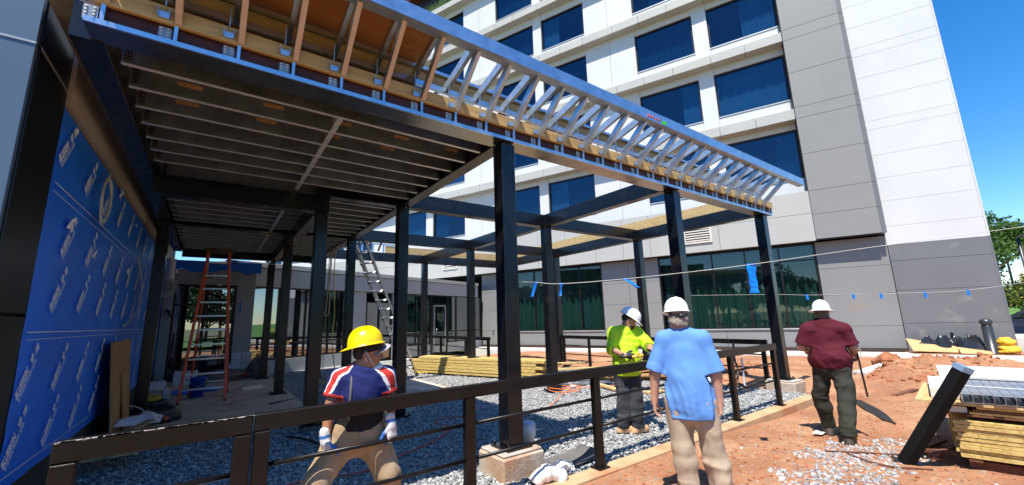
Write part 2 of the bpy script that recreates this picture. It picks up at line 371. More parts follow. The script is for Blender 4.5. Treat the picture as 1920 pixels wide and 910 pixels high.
# front parapet: soffit track, stub studs, ledger, bracket trusses, fascia
X0, X1 = -.93, 10.42
m = MB(); m.box((X0, 3.872, 3.858), (X1, 4.13, 3.863)); part(CAN, 'soffit', m, M['soffit'])
m = MB(); m.box((X0, 3.85, 3.856), (X1, 3.8545, 3.898)); m.box((X0, 3.855, 3.8565), (X1, 3.871, 3.861)); part(CAN, 'soffit_track', m, M['galv_blue'])
m = MB(); m.box((X0, 3.905, 3.87), (X1, 3.909, 4.16)); part(CAN, 'beam_web', m, M['red_primer'])
m = MB(); m.bbox((X0+.04, 3.85, 4.03), (X1+.06, 3.892, 4.175), .004); part(CAN, 'ledger', m, M['ledger'])
m = MB(); m.bbox((X0, 4.09, 4.42), (X1, 4.13, 4.56), .004); part(CAN, 'rear_ledger', m, M['ledger'])
m = MB(); m.box((X0, 4.04, 4.565), (X1, 4.14, 4.60)); m.box((X0, 4.05, 4.35), (X1, 4.088, 4.415)); part(CAN, 'rear_track', m, M['galv_blue'])
m = MB(); m.box((X0, 3.27, 4.500), (10.86, 3.275, 4.655)); m.box((X0, 3.276, 4.500), (10.86, 3.40, 4.504)); m.box((X0, 3.276, 4.651), (10.86, 3.40, 4.655))
m.box((10.86, 3.27, 4.50), (10.863, 3.40, 4.655)); part(CAN, 'fascia_track', m, M['galv_blue'])
m = MB(); m.box((X0, 3.30, 4.657), (1.70, 4.14, 4.673)); part(CAN, 'parapet_sheathing', m, M['ply'])
m = MB(); m.box((X0, 4.145, 4.18), (1.70, 4.16, 4.64)); part(CAN, 'rear_sheathing', m, M['ply'])
CHK = mat('clip plate', (.35, .36, .37), .4, .8, .3, 60)
n = int(round((X1-X0-.08)/.4175))
for i in range(n+1):
    x = X0+.08+i*.4175
    # stub stud between track and ledger
    m = MB(); m.box((x-.002, 3.856, 3.8985), (x+.022, 3.900, 4.029)); part(CAN, 'stub_stud', m, M['galv_blue'])
    if i < n:
        m = MB(); m.box((x-.10, 3.899, 3.90), (x-.02, 3.903, 4.02))
        for a in range(2):
            for b in range(4): m.cyl((x-.085+a*.045, 3.899, 3.92+b*.028), (x-.085+a*.045, 3.893, 3.92+b*.028), .008, n=6, mi=1)
        part(CAN, 'clip_plate', m, [CHK, M['white_paint']])
        # bracket truss: lower chord, upper chord and strap, all C-channels
        m = MB(); a = Vector((x, 3.845, 4.045)); b = Vector((x, 3.335, 4.497)); d = (b-a).normalized(); nrm = Vector((0, d.z, -d.y))
        def chan(p, q, h, mi_w, mi_f, fl=.04):
            d = (q-p).normalized(); nn = Vector((0, -d.z, d.y)); 
            if nn.z < 0: nn = -nn
            m.bar(p+nn*h/2, q+nn*h/2, .003, h, nn, mi_w)
            m.bar(p+Vector((fl/2+.002, 0, 0))+nn*.0015, q+Vector((fl/2+.002, 0, 0))+nn*.0015, fl, .003, nn, mi_f)
            m.bar(p+Vector((fl/2+.002, 0, 0))+nn*(h-.0015), q+Vector((fl/2+.002, 0, 0))+nn*(h-.0015), fl, .003, nn, mi_f)
        chan(a, b, .085, 0, 1)
        m.bar(a+Vector((.021, 0, -.003)), b+Vector((.021, 0, -.003)), .044, .002, nrm, 1)
        part(CAN, 'lower_chord', m, [M['galv'], M['pink_reflection'] if i < 7 else M['galv_matte']])
        m = MB(); chan(Vector((x-.05, 4.035, 4.34)), Vector((x-.05, 3.30, 4.535)), .10, 0, 0); part(CAN, 'upper_chord', m, M['galv_matte'] if i > 6 else M['galv'])
        m = MB(); m.box((x-.105, 3.838, 4.06), (x-.035, 3.848, 4.115)); m.box((x-.107, 3.80, 4.06), (x-.104, 3.838, 4.13)); m.box((x-.037, 3.80, 4.06), (x-.034, 3.838, 4.13))
        m.box((x-.0755, 3.853, 4.18), (x-.0655, 3.875, 4.36))
        part(CAN, 'hanger', m, M['galv_blue'])
m = MB()
pts = [(4.95, 4.53), (4.97, 4.58), (5.0, 4.53), (5.02, 4.575), (5.06, 4.54), (5.09, 4.585), (5.13, 4.53), (5.16, 4.57), (5.2, 4.53), (5.23, 4.575), (5.28, 4.535)]
m.tube([(x, 3.268, z) for x, z in pts], .006, 5)
part(CAN, 'paint_mark', m, M['red_fg']); m = MB(); m.box((5.32, 3.2695, 4.515), (5.43, 3.2672, 4.575)); part(CAN, 'paint_mark', m, mat('green marker', (.06, .55, .02), .6))
# yellow blocking boards standing on the far beams
for a, b in (((10.15, 4.2), (10.15, 14.55)), ((4.95, 14.6), (10.0, 14.6))):
    m = MB(); m.bar((a[0], a[1], 4.29), (b[0], b[1], 4.29), .04, .27); part(CAN, 'blocking_board', m, M['pine'])
m = MB()
for k in range(6): m.box((2.95+k*.38, 14.58, 4.152), (3.0+k*.38, 14.62, 4.45))
m.box((2.9, 14.56, 4.452), (5.3, 14.64, 4.49)); part(CAN, 'rear_studs', m, M['galv_blue'])
for k in range(5):
    m = MB(); m.bar((3.12+k*.38, 14.45, 4.2), (3.12+k*.38, 14.1, 4.45), .05, .05); part(CAN, 'rear_bracket', m, M['rust'])

# ------------------------------------------------------------------ blue wall and its neighbours
WX = -1.25
WALL = empty('membrane_wall', (WX, 10, 0), 0, 'long wall covered in bright blue printed membrane under the canopy', 'wall')
m = MB(); m.box((WX-12, 5.16, 0), (WX-.03, 19.3, 6.2)); part(WALL, 'backing_wall', m, M['joint'])
# membrane sheet with slight billow
ny, nz = 90, 30; V = []; F = []
for i in range(ny+1):
    for j in range(nz+1):
        yy = 5.17+(16.28-5.17)*i/ny; z = .40+(3.70-.40)*j/nz
        V.append((yy, z))
V = np.array(V); bil = .010*vnoise(np.c_[V[:, 0]*1.3, V[:, 1]*1.1, V[:, 0]*0], 3)+.004*vnoise(np.c_[V[:, 0]*5, V[:, 1]*5, V[:, 0]*0], 4)
VV = np.c_[WX-.006+bil, V]; F = [(i*(nz+1)+j, (i+1)*(nz+1)+j, (i+1)*(nz+1)+j+1, i*(nz+1)+j+1) for i in range(ny) for j in range(nz)]
part(WALL, 'membrane', npmesh('membrane', VV, F, M['membrane']), None)
m = MB(); m.box((WX-.06, 5.17, .02), (WX-.02, 16.28, .395)); part(WALL, 'base_course', m, M['joint'])
m = MB(); m.bbox((WX-.05, 5.17, 3.735), (WX+.03, 16.28, 4.6), .003); part(WALL, 'tan_beam', m, M['tan_panel'])
m = MB()
for z, ww in ((.52, .006), (1.66, .008), (1.60, .004), (2.98, .007), (2.90, .004)): m.box((WX+.012, 5.2, z), (WX+.0135, 14.6, z+ww))
part(WALL, 'lap_line', m, M['white_print'])
# printed wording, slanted rows; each print is a flat text mesh of its own
def textmesh(s, size):
    cu = bpy.data.curves.new('t', 'FONT'); cu.body = s; cu.size = size; cu.align_x = 'LEFT'; cu.space_character = .95; cu.offset = size*.028; cu.extrude = .0008
    o = bpy.data.objects.new('t', cu); COL.objects.link(o); dg = bpy.context.evaluated_depsgraph_get()
    me = bpy.data.meshes.new_from_object(o.evaluated_get(dg)); bpy.data.objects.remove(o); bpy.data.curves.remove(cu); return me
t1 = textmesh('BLUESKIN', .150); t2 = textmesh('VP', .150); t3 = textmesh('100', .135)
def vf(me):
    v = np.empty(len(me.vertices)*3, np.float32); me.vertices.foreach_get('co', v); return v.reshape(-1, 3), [tuple(p.vertices) for p in me.polygons]
TV = []; TF = []
for me, off in ((t1, 0), (t2, .80), (t3, 1.04)):
    v, f = vf(me); b = len(TV); TV += [(p[0]+off, p[1], p[2]) for p in v]; TF += [tuple(i+b for i in q) for q in f]
for k in range(2):   # two thin lines of small print under the mark
    for w0 in range(9):
        x0 = .04+w0*.105+.012*k; wd = .07+.02*((w0*7+k*3) % 3); b = len(TV)
        TV += [(x0, -.045-k*.035, 0), (x0+wd, -.045-k*.035, 0), (x0+wd, -.028-k*.035, 0), (x0, -.028-k*.035, 0)]; TF.append((b, b+1, b+2, b+3))
pm = bpy.data.meshes.new('print'); pm.from_pydata(TV, [], TF); pm.materials.append(M['white_print']); pm.update()
ang = R_(51)
rows = [(.58, 5.21), (1.10, 5.23), (1.86, 5.70), (2.39, 5.74), (3.15, 5.22)]
for z0, ph in rows:
    yy = ph; k = 0
    while yy < 15.4:
        o = link('printed_mark', pm, WALL); k += 1
        dz = .02*math.sin(yy*5); sc = .43; sy = .80
        d = Vector((0, -math.cos(ang), math.sin(ang))); u = Vector((0, -math.sin(ang), -math.cos(ang)))
        d = Vector((0, math.cos(ang), math.sin(ang))); u = Vector((0, -math.sin(ang), math.cos(ang))); nx = d.cross(u)
        Mx = Matrix(((d.x*sc, u.x*sy, nx.x, WX+.018), (d.y*sc, u.y*sy, nx.y, yy), (d.z*sc, u.z*sy, nx.z, z0+dz), (0, 0, 0, 1)))
        o.matrix_parent_inverse = inv(WALL); o.matrix_basis = Mx
        yy += .96
# torn patches where the membrane shows its pale backing
m = MB()
for yy, z, s in ((5.85, 2.72, .24), (7.0, 2.58, .16), (9.5, 2.66, .16), (11.2, 2.3, .14), (8.0, 3.62, .18), (8.05, 3.66, .08), (5.5, 3.60, .08), (7.1, 3.62, .07), (9.7, 3.5, .05)):
    pts = []
    for k in range(9):
        t = 2*math.pi*k/9; r = s*(.35+.65*((k*5+int(yy*10)) % 4)/3)*.6
        pts.append((WX+.02+.015*math.sin(3*t), yy+r*math.cos(t)*.6, z+r*math.sin(t)))
    m.prism(pts, (.002, 0, 0))
part(WALL, 'torn_patch', m, M['white_print'])
CC = empty('corner_column', (-1.9, 4.8, 0), 0, 'tall corner pier clad in blue grey and glossy black metal panels left of the blue wall', 'pier')
m = MB()
for a, b in ((-.2, 1.795), (1.81, 3.83), (3.845, 6.2)): m.bbox((-3.6, 4.35, a), (WX-.012, 4.40, b), .004)
part(CC, 'front_panel', m, M['corner_panel'])
m = MB()
for a, b in ((-.2, 1.79), (1.812, 3.815), (3.845, 6.2)): m.bbox((WX-.05, 4.405, a), (WX, 5.15, b), .004)
part(CC, 'side_panel', m, M['black_panel'])
m = MB(); m.box((-13.2, 4.41, -.2), (WX-.055, 5.15, 6.2)); part(CC, 'core', m, M['joint'])
m = MB(); m.box((-3.6, 4.343, 3.829), (WX-.012, 4.349, 3.846)); m.box((WX+.001, 4.41, 3.817), (WX+.004, 5.14, 3.843)); m.box((-3.6, 4.343, 1.795), (WX, 4.349, 1.811)); part(CC, 'joint_trim', m, M['frame_grey'])
# ------------------------------------------------------------------ hotel; local x runs right along the facade (x = -u), local y into the building
HR = .389403666-math.pi/2
HOT = empty('hotel_building', (0, 0, 0), HR, 'tall white and grey panelled building with rows of blue tinted windows and projecting beige ledges', 'building')
hdir = Vector((math.cos(HR), math.sin(HR), 0)); hin = Vector((-math.sin(HR), math.cos(HR), 0))
def hw(x, y, z): return hdir*x+hin*y+Vector((0, 0, z))
VF = 21.0
def hp(name, mb, mats, par=HOT): return link(name, mb.mesh(name, mats), par)
floors = [(7.27, 9.55), (10.98, 13.25), (14.72, 16.95), (18.36, 20.55), (22.05, 24.25), (25.7, 27.9)]
ledges = [(9.82, 10.30), (13.61, 14.06), (17.30, 17.78), (21.0, 21.47), (24.65, 25.1), (28.3, 28.8)]
wins = [(-2.1, .82), (1.51, 4.43), (7.30, 10.16), (10.76, 13.62), (16.45, 19.3), (19.95, 22.8), (25.6, 28.45), (29.1, 31.95), (34.75, 37.6), (38.25, 41.1)]
XL = -44.; XR = 2.10   # local x limits of the windowed part
# structure behind
m = MB(); m.box((XL, 21.55, 4.4), (4.15, 33, 31)); m.box((XL, 23.2, 0), (4.15, 33, 4.35)); hp('interior_core', m, M['interior'])
def waves(x0, x1, z0, z1, y, amp, wl, seed):
    n = int((x1-x0)/.035)+1; xs = np.linspace(x0, x1, n); zs = np.array([z0, z0+(z1-z0)*.33, z0+(z1-z0)*.66, z1])
    ph = xs*2*np.pi/wl+1.3*vnoise(np.c_[xs*1.7, xs*0+seed, xs*0], 9)
    V = []
    for t, z in zip((1.15, 1., .9, .75), zs):
        V.append(np.c_[xs, y+amp*t*np.sin(ph)+amp*.5*t*np.sin(ph*.37+seed), np.full(n, z)])
    V = np.concatenate(V); F = [(r*n+i, r*n+i+1, (r+1)*n+i+1, (r+1)*n+i) for r in range(3) for i in range(n-1)]
    return V, F
def window(x0, x1, z0, z1, seed, part_curtain=None, cmat='curtain_dark'):
    fr = MB(); t = .075
    fr.box((x0, VF+.09, z0), (x0+t, VF+.20, z1)); fr.box((x1-t, VF+.09, z0), (x1, VF+.20, z1))
    fr.box((x0+t, VF+.09, z1-t), (x1-t, VF+.20, z1)); fr.box((x0+t, VF+.09, z0), (x1-t, VF+.20, z0+t*.9)) 
    w = hp('window', fr, M['frame_dark'])
    s = MB(); s.box((x0-.0, VF-.03, z0-.06), (x1+.0, VF+.10, z0-.003)); hp('sill', s, M['frame_grey'], w)
    g = MB(); g.box((x0+t, VF+.145, z0+t), (x1-t, VF+.151, z1-t)); hp('pane', g, M['glass_up'], w)
    a = x0+t; b = x1-t
    if part_curtain == 'bare': return
    if part_curtain is not None:
        if part_curtain > 0: a = x0+(x1-x0)*part_curtain
        else: b = x1+(x1-x0)*part_curtain
    V, F = waves(a, b, z0+.03, z1-.03, VF+.30, .035, .17, seed)
    link('curtain', npmesh('curtain', V, F, M[cmat]), w)
k = 0
for fi, (s, h) in enumerate(floors):
    for wi, (ua, ub) in enumerate(wins):
        if wi > 6 and fi > 0: continue
        k += 1; pc = [None, .45, None, -.35, .7, None, .3, -.6, None, 'bare', None][(k*k+3*k) % 11]
        if fi == 2 and wi == 0: pc = .5
        if fi == 1 and wi == 0: pc = None
        window(-ub, -ua, s, h, k, pc, 'curtain' if (k*5) % 3 == 0 or (wi == 0 and fi in (1, 2)) else 'curtain_dark')
# white cladding: sill bands, lintels, piers and blank panels with a joint in the middle
m = MB(); J = .006
edges = [XL]+[]
prev = 6.6
for fi, (s, h) in enumerate(floors):
    lt = 6.56 if fi == 0 else ledges[fi-1][1]; lb = ledges[fi][0]
    for (ua, ub) in wins:
        m.bbox((-ub, VF, lt-.02), (-ua, VF+.25, s-.062), .004)            # band below the window
        m.bbox((-ub, VF+.02, h+.003), (-ua, VF+.25, lb+.05), .004)
    us = [-2.1]+[x for w in wins for x in w]+[44]
    for i in range(2, len(us)-1, 2):
        a, b = us[i], us[i+1]
        if b-a < 1.2: m.bbox((-b+J, VF-.012, lt-.02), (-a-J, VF+.25, lb+.05), .004)
        else:
            c = (a+b)/2; m.bbox((-b+J, VF-.012, lt-.02), (-c-J, VF+.25, lb+.05), .004); m.bbox((-c+J, VF-.012, lt-.02), (-a-J, VF+.25, lb+.05), .004)
hp('white_cladding', m, M['white_panel'])
for fi, (lb, lt) in enumerate(ledges):
    m = MB(); us = [-2.06]
    for (ua, ub) in wins: us += [ub+.06] if ub > 0 else []
    us = [-2.08]
    while us[-1] < 43: us.append(us[-1]+(1.46 if len(us) % 3 else 1.75))
    for a, b in zip(us, us[1:]): m.bbox((-b+J, 20.5, lb), (-a-J, VF+.04, lt), .01)
    hp('ledge', m, M['ledge'])
# warm grey belt above the ground floor, two courses with vertical joints
m = MB(); us = [-2.09, 1.43, 2.95, 4.5, 5.86, 7.32, 9.05, 10.78, 13.6, 16.36, 19.5, 22.64, 25.7, 29, 32.5, 36, 40, 43.5]
for a, b in zip(us, us[1:]):
    m.bbox((-b+J, 20.5, 4.45), (-a-J, 20.62, 5.60), .004); m.bbox((-b+J, 20.5, 5.612), (-a-J, 20.62, 6.56), .004)
hp('grey_belt', m, M['ledge'])
m = MB(); m.box((XL, 20.63, 4.46), (4.15, 21.5, 6.555)); m.box((2.09, 20.53, 4.46), (4.1, 21.5, 31)); hp('belt_backing', m, M['joint'])
# grey panel tower beside the white one
m = MB(); zs = [4.5, 5.535, 6.55, 8.18, 9.82, 10.33, 11.98, 13.59, 14.11, 15.8, 17.35, 17.8, 19.4, 21.0, 21.5, 23.1, 24.65, 25.1, 26.8, 31]
for a, b in zip(zs, zs[1:]): m.bbox((2.10+J*.5, 20.5, a+J), (4.14, 20.56, b-J), .004)
hp('grey_cladding', m, M['grey_panel'])
m = MB()
for a, b in zip(zs, zs[1:]): m.bbox((4.152, 20.56, a+J), (4.30, 21.2, b-J), .004)
hp('corner_trim', m, M['slate_panel'])
# white tower and its slate base
m = MB(); zs = [4.06, 4.78, 5.80, 6.75, 7.72, 8.82, 9.20, 10.19, 11.13, 12.12, 12.51, 13.49, 14.5, 15.5, 15.88, 16.9, 17.9, 18.9, 19.3, 20.3, 21.4, 22.4, 22.8, 25, 27, 31]
for a, b in zip(zs, zs[1:]): m.bbox((4.31, 21.0, a+J*.6), (7.03, 21.06, b-J*.6), .003)
hp('tower_cladding', m, M['white_panel'])
m = MB()
for a, b in zip([-.1, 1.06, 2.29, 3.42], [1.06, 2.29, 3.42, 4.06]): m.bbox((4.325, 20.99, a+J), (7.03, 21.06, b-J), .004)
hp('tower_base', m, M['slate_panel'])
m = MB(); m.box((4.16, 21.065, -.2), (7.02, 33, 31)); hp('tower_core', m, M['joint'])
m = MB(); m.bbox((7.035, 21.0, -.2), (7.09, 33, 4.05), .003); hp('tower_side', m, M['slate_panel'])
m = MB(); m.bbox((7.035, 21.0, 4.07), (7.09, 33, 31), .003); hp('tower_side', m, M['white_panel'])
# ground floor wall panels (set back under the belt)
def slate(x0, x1, zs, y0=21.0):
    for a, b in zip(zs, zs[1:]): m.bbox((x0+J, y0, a+J), (x1-J, y0+.06, b-J), .004)
m = MB(); Z = [.14, .98, 2.22, 3.30, 4.44]
slate(2.05, 4.31, Z); slate(-7.26, -5.84, Z); slate(-5.84, -4.32, Z); slate(-15.15, -12.8, Z)
slate(-12.8, -9.57, [.14, .86]); slate(-9.57, -7.26, [.14, .86]); slate(-4.32, -1.63, [.14, .86]); slate(-1.63, 2.05, [.14, .86])
hp('ground_floor_panels', m, M['floor_panel'])
m = MB(); m.box((-15.2, 21.065, 0), (-12.8, 22.9, 4.44)); m.box((-7.26, 21.065, 0), (-4.32, 22.9, 4.44)); m.box((2.05, 21.065, 0), (4.3, 22.9, 4.44)); m.box((-12.8, 21.065, 0), (-7.26, 22.9, .85)); m.box((-4.32, 21.065, 0), (2.05, 22.9, .85)); hp('ground_floor_core', m, M['joint'])
m = MB(); m.box((-15.15, 20.98, -.3), (4.3, 21.2, .135)); hp('brick_base', m, M['brick_dark'])
def lowwin(x0, x1, z0, z1, mull, seed, bar=None):
    fr = MB(); fr.box((x0, VF+.02, z1-.06), (x1, VF+.14, z1)); fr.box((x0, VF+.02, z0), (x1, VF+.14, z0+.05))
    for x in [x0+.03]+mull+[x1-.03]: fr.box((x-.03, VF+.02, z0+.05), (x+.03, VF+.14, z1-.06))
    if bar: fr.box((bar[0], VF+.025, bar[1]), (x1-.06, VF+.13, bar[1]+.05))
    w = hp('ground_floor_window', fr, M['frame_dark'])
    s = MB(); s.bbox((x0, VF-.05, z0-.065), (x1, VF+.12, z0-.003), .005); hp('sill', s, M['frame_grey'], w)
    xs = [x0]+mull+[x1]
    for a, b in zip(xs, xs[1:]): 
        g = MB(); g.box((a+.03, VF+.07, z0+.05), (b-.03, VF+.076, z1-.06)); hp('pane', g, M['glass_low'], w)
    V, F = waves(x0+.05, x1-.05, z0+.02, z1-.1, VF+.42, .085, .33, seed); link('curtain', npmesh('curtain', V, F, M['curtain_green']), w)
    r = MB(); r.box((x0, VF+1.9, 0), (x1, VF+1.95, 4.4)); hp('room_wall', r, M['interior'], w)
lowwin(-12.78, -7.28, .93, 4.4, [-11.4, -9.95, -8.55], 3)
lowwin(-4.30, 2.03, .93, 4.42, [-3.2, -1.9, -.55, .75], 5, (.78, 3.72))
# louvre vents in the belt, hose bib, terrace
for x, z in ((-2.92, 4.86), (-17.9, 4.95)):
    v = MB(); v.bbox((x, 20.44, z), (x+1.2, 20.499, z+.07), .004); v.bbox((x, 20.44, z+.65), (x+1.2, 20.499, z+.72), .004); v.bbox((x, 20.44, z+.07), (x+.07, 20.499, z+.65), .004); v.bbox((x+1.13, 20.44, z+.07), (x+1.2, 20.499, z+.65), .004)
    o = hp('vent', v, M['louver']); b = MB(); b.box((x+.07, 20.47, z+.07), (x+1.13, 20.478, z+.65)); hp('vent_backing', b, M['interior'], o)
    s = MB()
    for i in range(5): s.bbox((x+.07, 20.43, z+.10+i*.113), (x+1.13, 20.468, z+.155+i*.113), .004)
    hp('louvre', s, M['louver'], o)
m = MB(); m.cyl((5.55, 20.99, .70), (5.55, 20.90, .70), .035); m.cyl((5.55, 20.92, .70), (5.55, 20.90, .52), .018); m.cyl((5.55, 20.90, .75), (5.55, 20.90, .66), .03); hp('hose_bib', m, M['dark_metal'])
m = MB(); m.cyl((-14.3, 20.99, .95), (-14.3, 20.93, .95), .03); m.cyl((-14.3, 20.95, .95), (-14.3, 20.92, .70), .014); hp('hose_bib', m, M['dark_metal'])
m = MB(); m.box((-44, 20.9, 25.11), (-15.2, 21.3, 28.2)); hp('terrace_recess', m, M['interior'])
m = MB(); m.box((-44, 20.3, 27.0), (-18.6, 21.6, 27.1)); hp('terrace_ceiling', m, mat('dark red soffit', (.10, .018, .01), .6, 0, .2, 2))
m = MB(); m.box((-44, 20.52, 25.95), (-15.4, 20.56, 26.0)); 
for i in range(12): m.box((-44+i*2.4, 20.52, 25.1), (-43.95+i*2.4, 20.56, 25.95))
hp('terrace_rail', m, M['frame_dark'])
Vv = []; Ff = []
for i in range(500):
    x = -21.5+random.random()*6; b = Vector((x, 20.62+random.random()*.15, 25.1)); t = b+Vector((random.uniform(-.3, .3), random.uniform(-.12, .05), random.uniform(.3, 1.0))); w = Vector((.04, 0, 0)); n0 = len(Vv)
    Vv += [b-w, b+w, t]; Ff.append((n0, n0+1, n0+2))
link('terrace_plants', npmesh('terrace_plants', [v[:] for v in Vv], Ff, M['leaf'], smooth=False), HOT)

# ------------------------------------------------------------------ low glazed wing at right angles to the facade
WING = empty('low_wing_building', (0, 0, 0), HR, 'single storey grey glazed wing with deep fascia behind the canopy posts', 'building')
UW = -15.15
def wp(name, mb, mats, par=WING): return link(name, mb.mesh(name, mats), par)
m = MB(); m.bbox((UW-.8, 6.5, 3.03), (UW+.10, 20.45, 3.68), .006); wp('fascia', m, M['pale_grey'])
m = MB(); m.bbox((UW-9, 6.45, 3.70), (UW+.16, 20.45, 3.87), .006); wp('roof_edge', m, M['ledge'])
m = MB(); m.box((UW-9, 6.6, -.1), (UW-2.2, 20.4, 3.69)); wp('core', m, M['interior'])
for a, b, z in ((7.2, 11.38, .46), (12.1, 12.2, 3.02), (14.0, 14.12, 3.02), (14.13, 16.35, .46), (17.75, 20.9, .46)):
    m = MB(); m.bbox((UW-.1, a, -.05), (UW-.003, b, z), .005); wp('sill_wall' if z < 1 else 'jamb_panel', m, M['pale_grey'])
for a, b in ((11.40, 12.085), (13.73, 13.99)):
    m = MB(); m.bbox((UW-.12, a, -.05), (UW+.01, b, 3.02), .005); wp('wall_pier', m, M['pale_grey'])
def wwin(y0, y1, z0, z1, mull, bars=()):
    fr = MB()
    for y in [y0+.03]+mull+[y1-.03]: fr.box((UW-.10, y-.03, z0), (UW-.01, y+.03, z1))
    fr.box((UW-.10, y0, z1-.05), (UW-.012, y1, z1-.002)); fr.box((UW-.10, y0, z0), (UW-.012, y1, z0+.05))
    for z in bars: fr.box((UW-.09, y0+.06, z), (UW-.014, y1-.06, z+.05))
    w = wp('window', fr, M['frame_dark']); g = MB(); ys = [y0]+mull+[y1]
    for a, b in zip(ys, ys[1:]): 
        g = MB(); g.box((UW-.06, a+.03, z0+.04), (UW-.054, b-.03, z1-.04)); wp('pane', g, M['glass_wing'], w)
    return w
wwin(7.3, 11.39, .47, 3.03, [8.35, 9.4, 10.4], (1.0,)); wwin(12.22, 13.72, -.04, 2.6, [12.95], ()); wwin(14.14, 16.4, .47, 3.03, [15.3], (1.05,)); wwin(17.75, 20.9, .47, 3.03, [18.5, 19.7], (1.05,))
d = wwin(16.42, 17.73, -.04, 3.03, [], (2.55,)); 
m = MB(); m.box((UW-.04, 16.6, .1), (UW+.0, 16.68, 2.5)); m.box((UW-.04, 17.5, .1), (UW+.0, 17.58, 2.5)); m.box((UW-.04, 16.68, 2.42), (UW+.0, 17.5, 2.5)); m.box((UW-.04, 16.68, .1), (UW, 17.5, .35)); m.cyl((UW+.04, 16.78, .95), (UW+.04, 16.78, 1.25), .012); dd = wp('door', m, M['frame_grey'])
# end wall with the dark glazed entrance, square to the canopy
END = empty('entrance_wall', (0, 16.3, 0), 0, 'grey end wall with black glazed entrance and torn blue membrane along its top', 'wall')
m = MB(); m.bbox((-1.24, 16.30, 0), (-1.0, 16.4, 3.5), .004); m.bbox((-.99, 16.30, 3.02), (.60, 16.4, 3.5), .004); m.bbox((.61, 16.30, 0), (1.12, 16.4, 3.5), .004); part(END, 'wall_panel', m, M['pale_grey'])
m = MB(); 
for x in (-.97, -.80, -.2, .42, .56): m.box((x-.03, 16.32, .1), (x+.03, 16.4, 3.0))
m.box((-.99, 16.325, 2.94), (.6, 16.395, 3.01)); m.box((-.99, 16.325, 2.35), (.6, 16.395, 2.40)); m.box((-.99, 16.325, .1), (.6, 16.395, .3)); fo = part(END, 'door_frame', m, M['frame_dark'])
m = MB(); m.box((-.95, 16.36, .3), (.56, 16.364, 2.94)); part(END, 'pane', m, M['glass_wing'])
m = MB(); m.box((-1.2, 17.6, 0), (1.1, 17.65, 3.5)); part(END, 'room_wall', m, M['interior'])
m = MB()
xs = np.linspace(-1.2, 1.25, 26)
for a, b in zip(xs, xs[1:]):
    l0 = 3.43+.05*math.sin(a*5)+.03*math.sin(a*13); m.add([(a, 16.27, l0), (b, 16.27, 3.43+.05*math.sin(b*5)+.03*math.sin(b*13)), (b, 16.26, 3.76), (a, 16.26, 3.76)], [(0, 1, 2, 3)])
m.box((-1.2, 16.272, 3.70), (1.25, 16.5, 3.77))
part(END, 'torn_membrane', m, M['membrane'])
m = MB(); m.bbox((-.36, 16.24, 3.16), (.0, 16.297, 3.40), .01)
for i in range(3): m.box((-.30, 16.235, 3.20+i*.065), (-.06, 16.2395, 3.235+i*.065), 1)
part(END, 'vent', m, [M['louver'], M['interior']])
m = MB(); m.box((.72, 16.295, 2.1), (.765, 16.298, 2.45)); part(END, 'tape_strip', m, M['blue_tape'])
m = MB(); m.cyl((-1.12, 16.28, 2.2), (-1.05, 16.2, 2.15), .04); m.cyl((-1.05, 16.2, 2.15), (-1.0, 16.2, 2.0), .03); part(END, 'wall_fitting', m, M['dark_metal'])
# ------------------------------------------------------------------ ground
def gravelmat():
    m, nt, N, L = nmat('gravel sheet'); out = N.new('ShaderNodeOutputMaterial'); b = N.new('ShaderNodeBsdfPrincipled'); L.new(b.outputs[0], out.inputs[0])
    tc = N.new('ShaderNodeTexCoord'); v = N.new('ShaderNodeTexVoronoi'); v.inputs['Scale'].default_value = 30; L.new(tc.outputs['Object'], v.inputs['Vector'])
    sp = N.new('ShaderNodeSeparateColor'); L.new(v.outputs['Color'], sp.inputs[0])
    r = N.new('ShaderNodeValToRGB'); r.color_ramp.elements[0].color = (.17, .172, .172, 1); r.color_ramp.elements[1].color = (.46, .45, .42, 1); L.new(sp.outputs[0], r.inputs[0])
    n = N.new('ShaderNodeTexNoise'); n.inputs['Scale'].default_value = .7; L.new(tc.outputs['Object'], n.inputs['Vector'])
    mx = N.new('ShaderNodeMixRGB'); mx.blend_type = 'MULTIPLY'; mx.inputs[0].default_value = .5; L.new(r.outputs[0], mx.inputs[1]); L.new(n.outputs['Fac'], mx.inputs[2]); L.new(r.outputs[0], b.inputs['Base Color'])
    b.inputs['Roughness'].default_value = .85
    bp = N.new('ShaderNodeBump'); bp.inputs['Strength'].default_value = 1; bp.inputs['Distance'].default_value = .03; bp.invert = True
    L.new(v.outputs['Distance'], bp.inputs['Height']); L.new(bp.outputs[0], b.inputs['Normal']); return m
def stonemat():
    m, nt, N, L = nmat('gravel stones'); out = N.new('ShaderNodeOutputMaterial'); b = N.new('ShaderNodeBsdfPrincipled'); L.new(b.outputs[0], out.inputs[0])
    g = N.new('ShaderNodeNewGeometry'); r = N.new('ShaderNodeValToRGB'); e = r.color_ramp.elements; e[0].color = (.17, .172, .172, 1); e[1].color = (.52, .51, .47, 1); x = e.new(.6); x.color = (.33, .33, .325, 1)
    L.new(g.outputs['Random Per Island'], r.inputs[0]); L.new(r.outputs[0], b.inputs['Base Color']); b.inputs['Roughness'].default_value = .8; return m
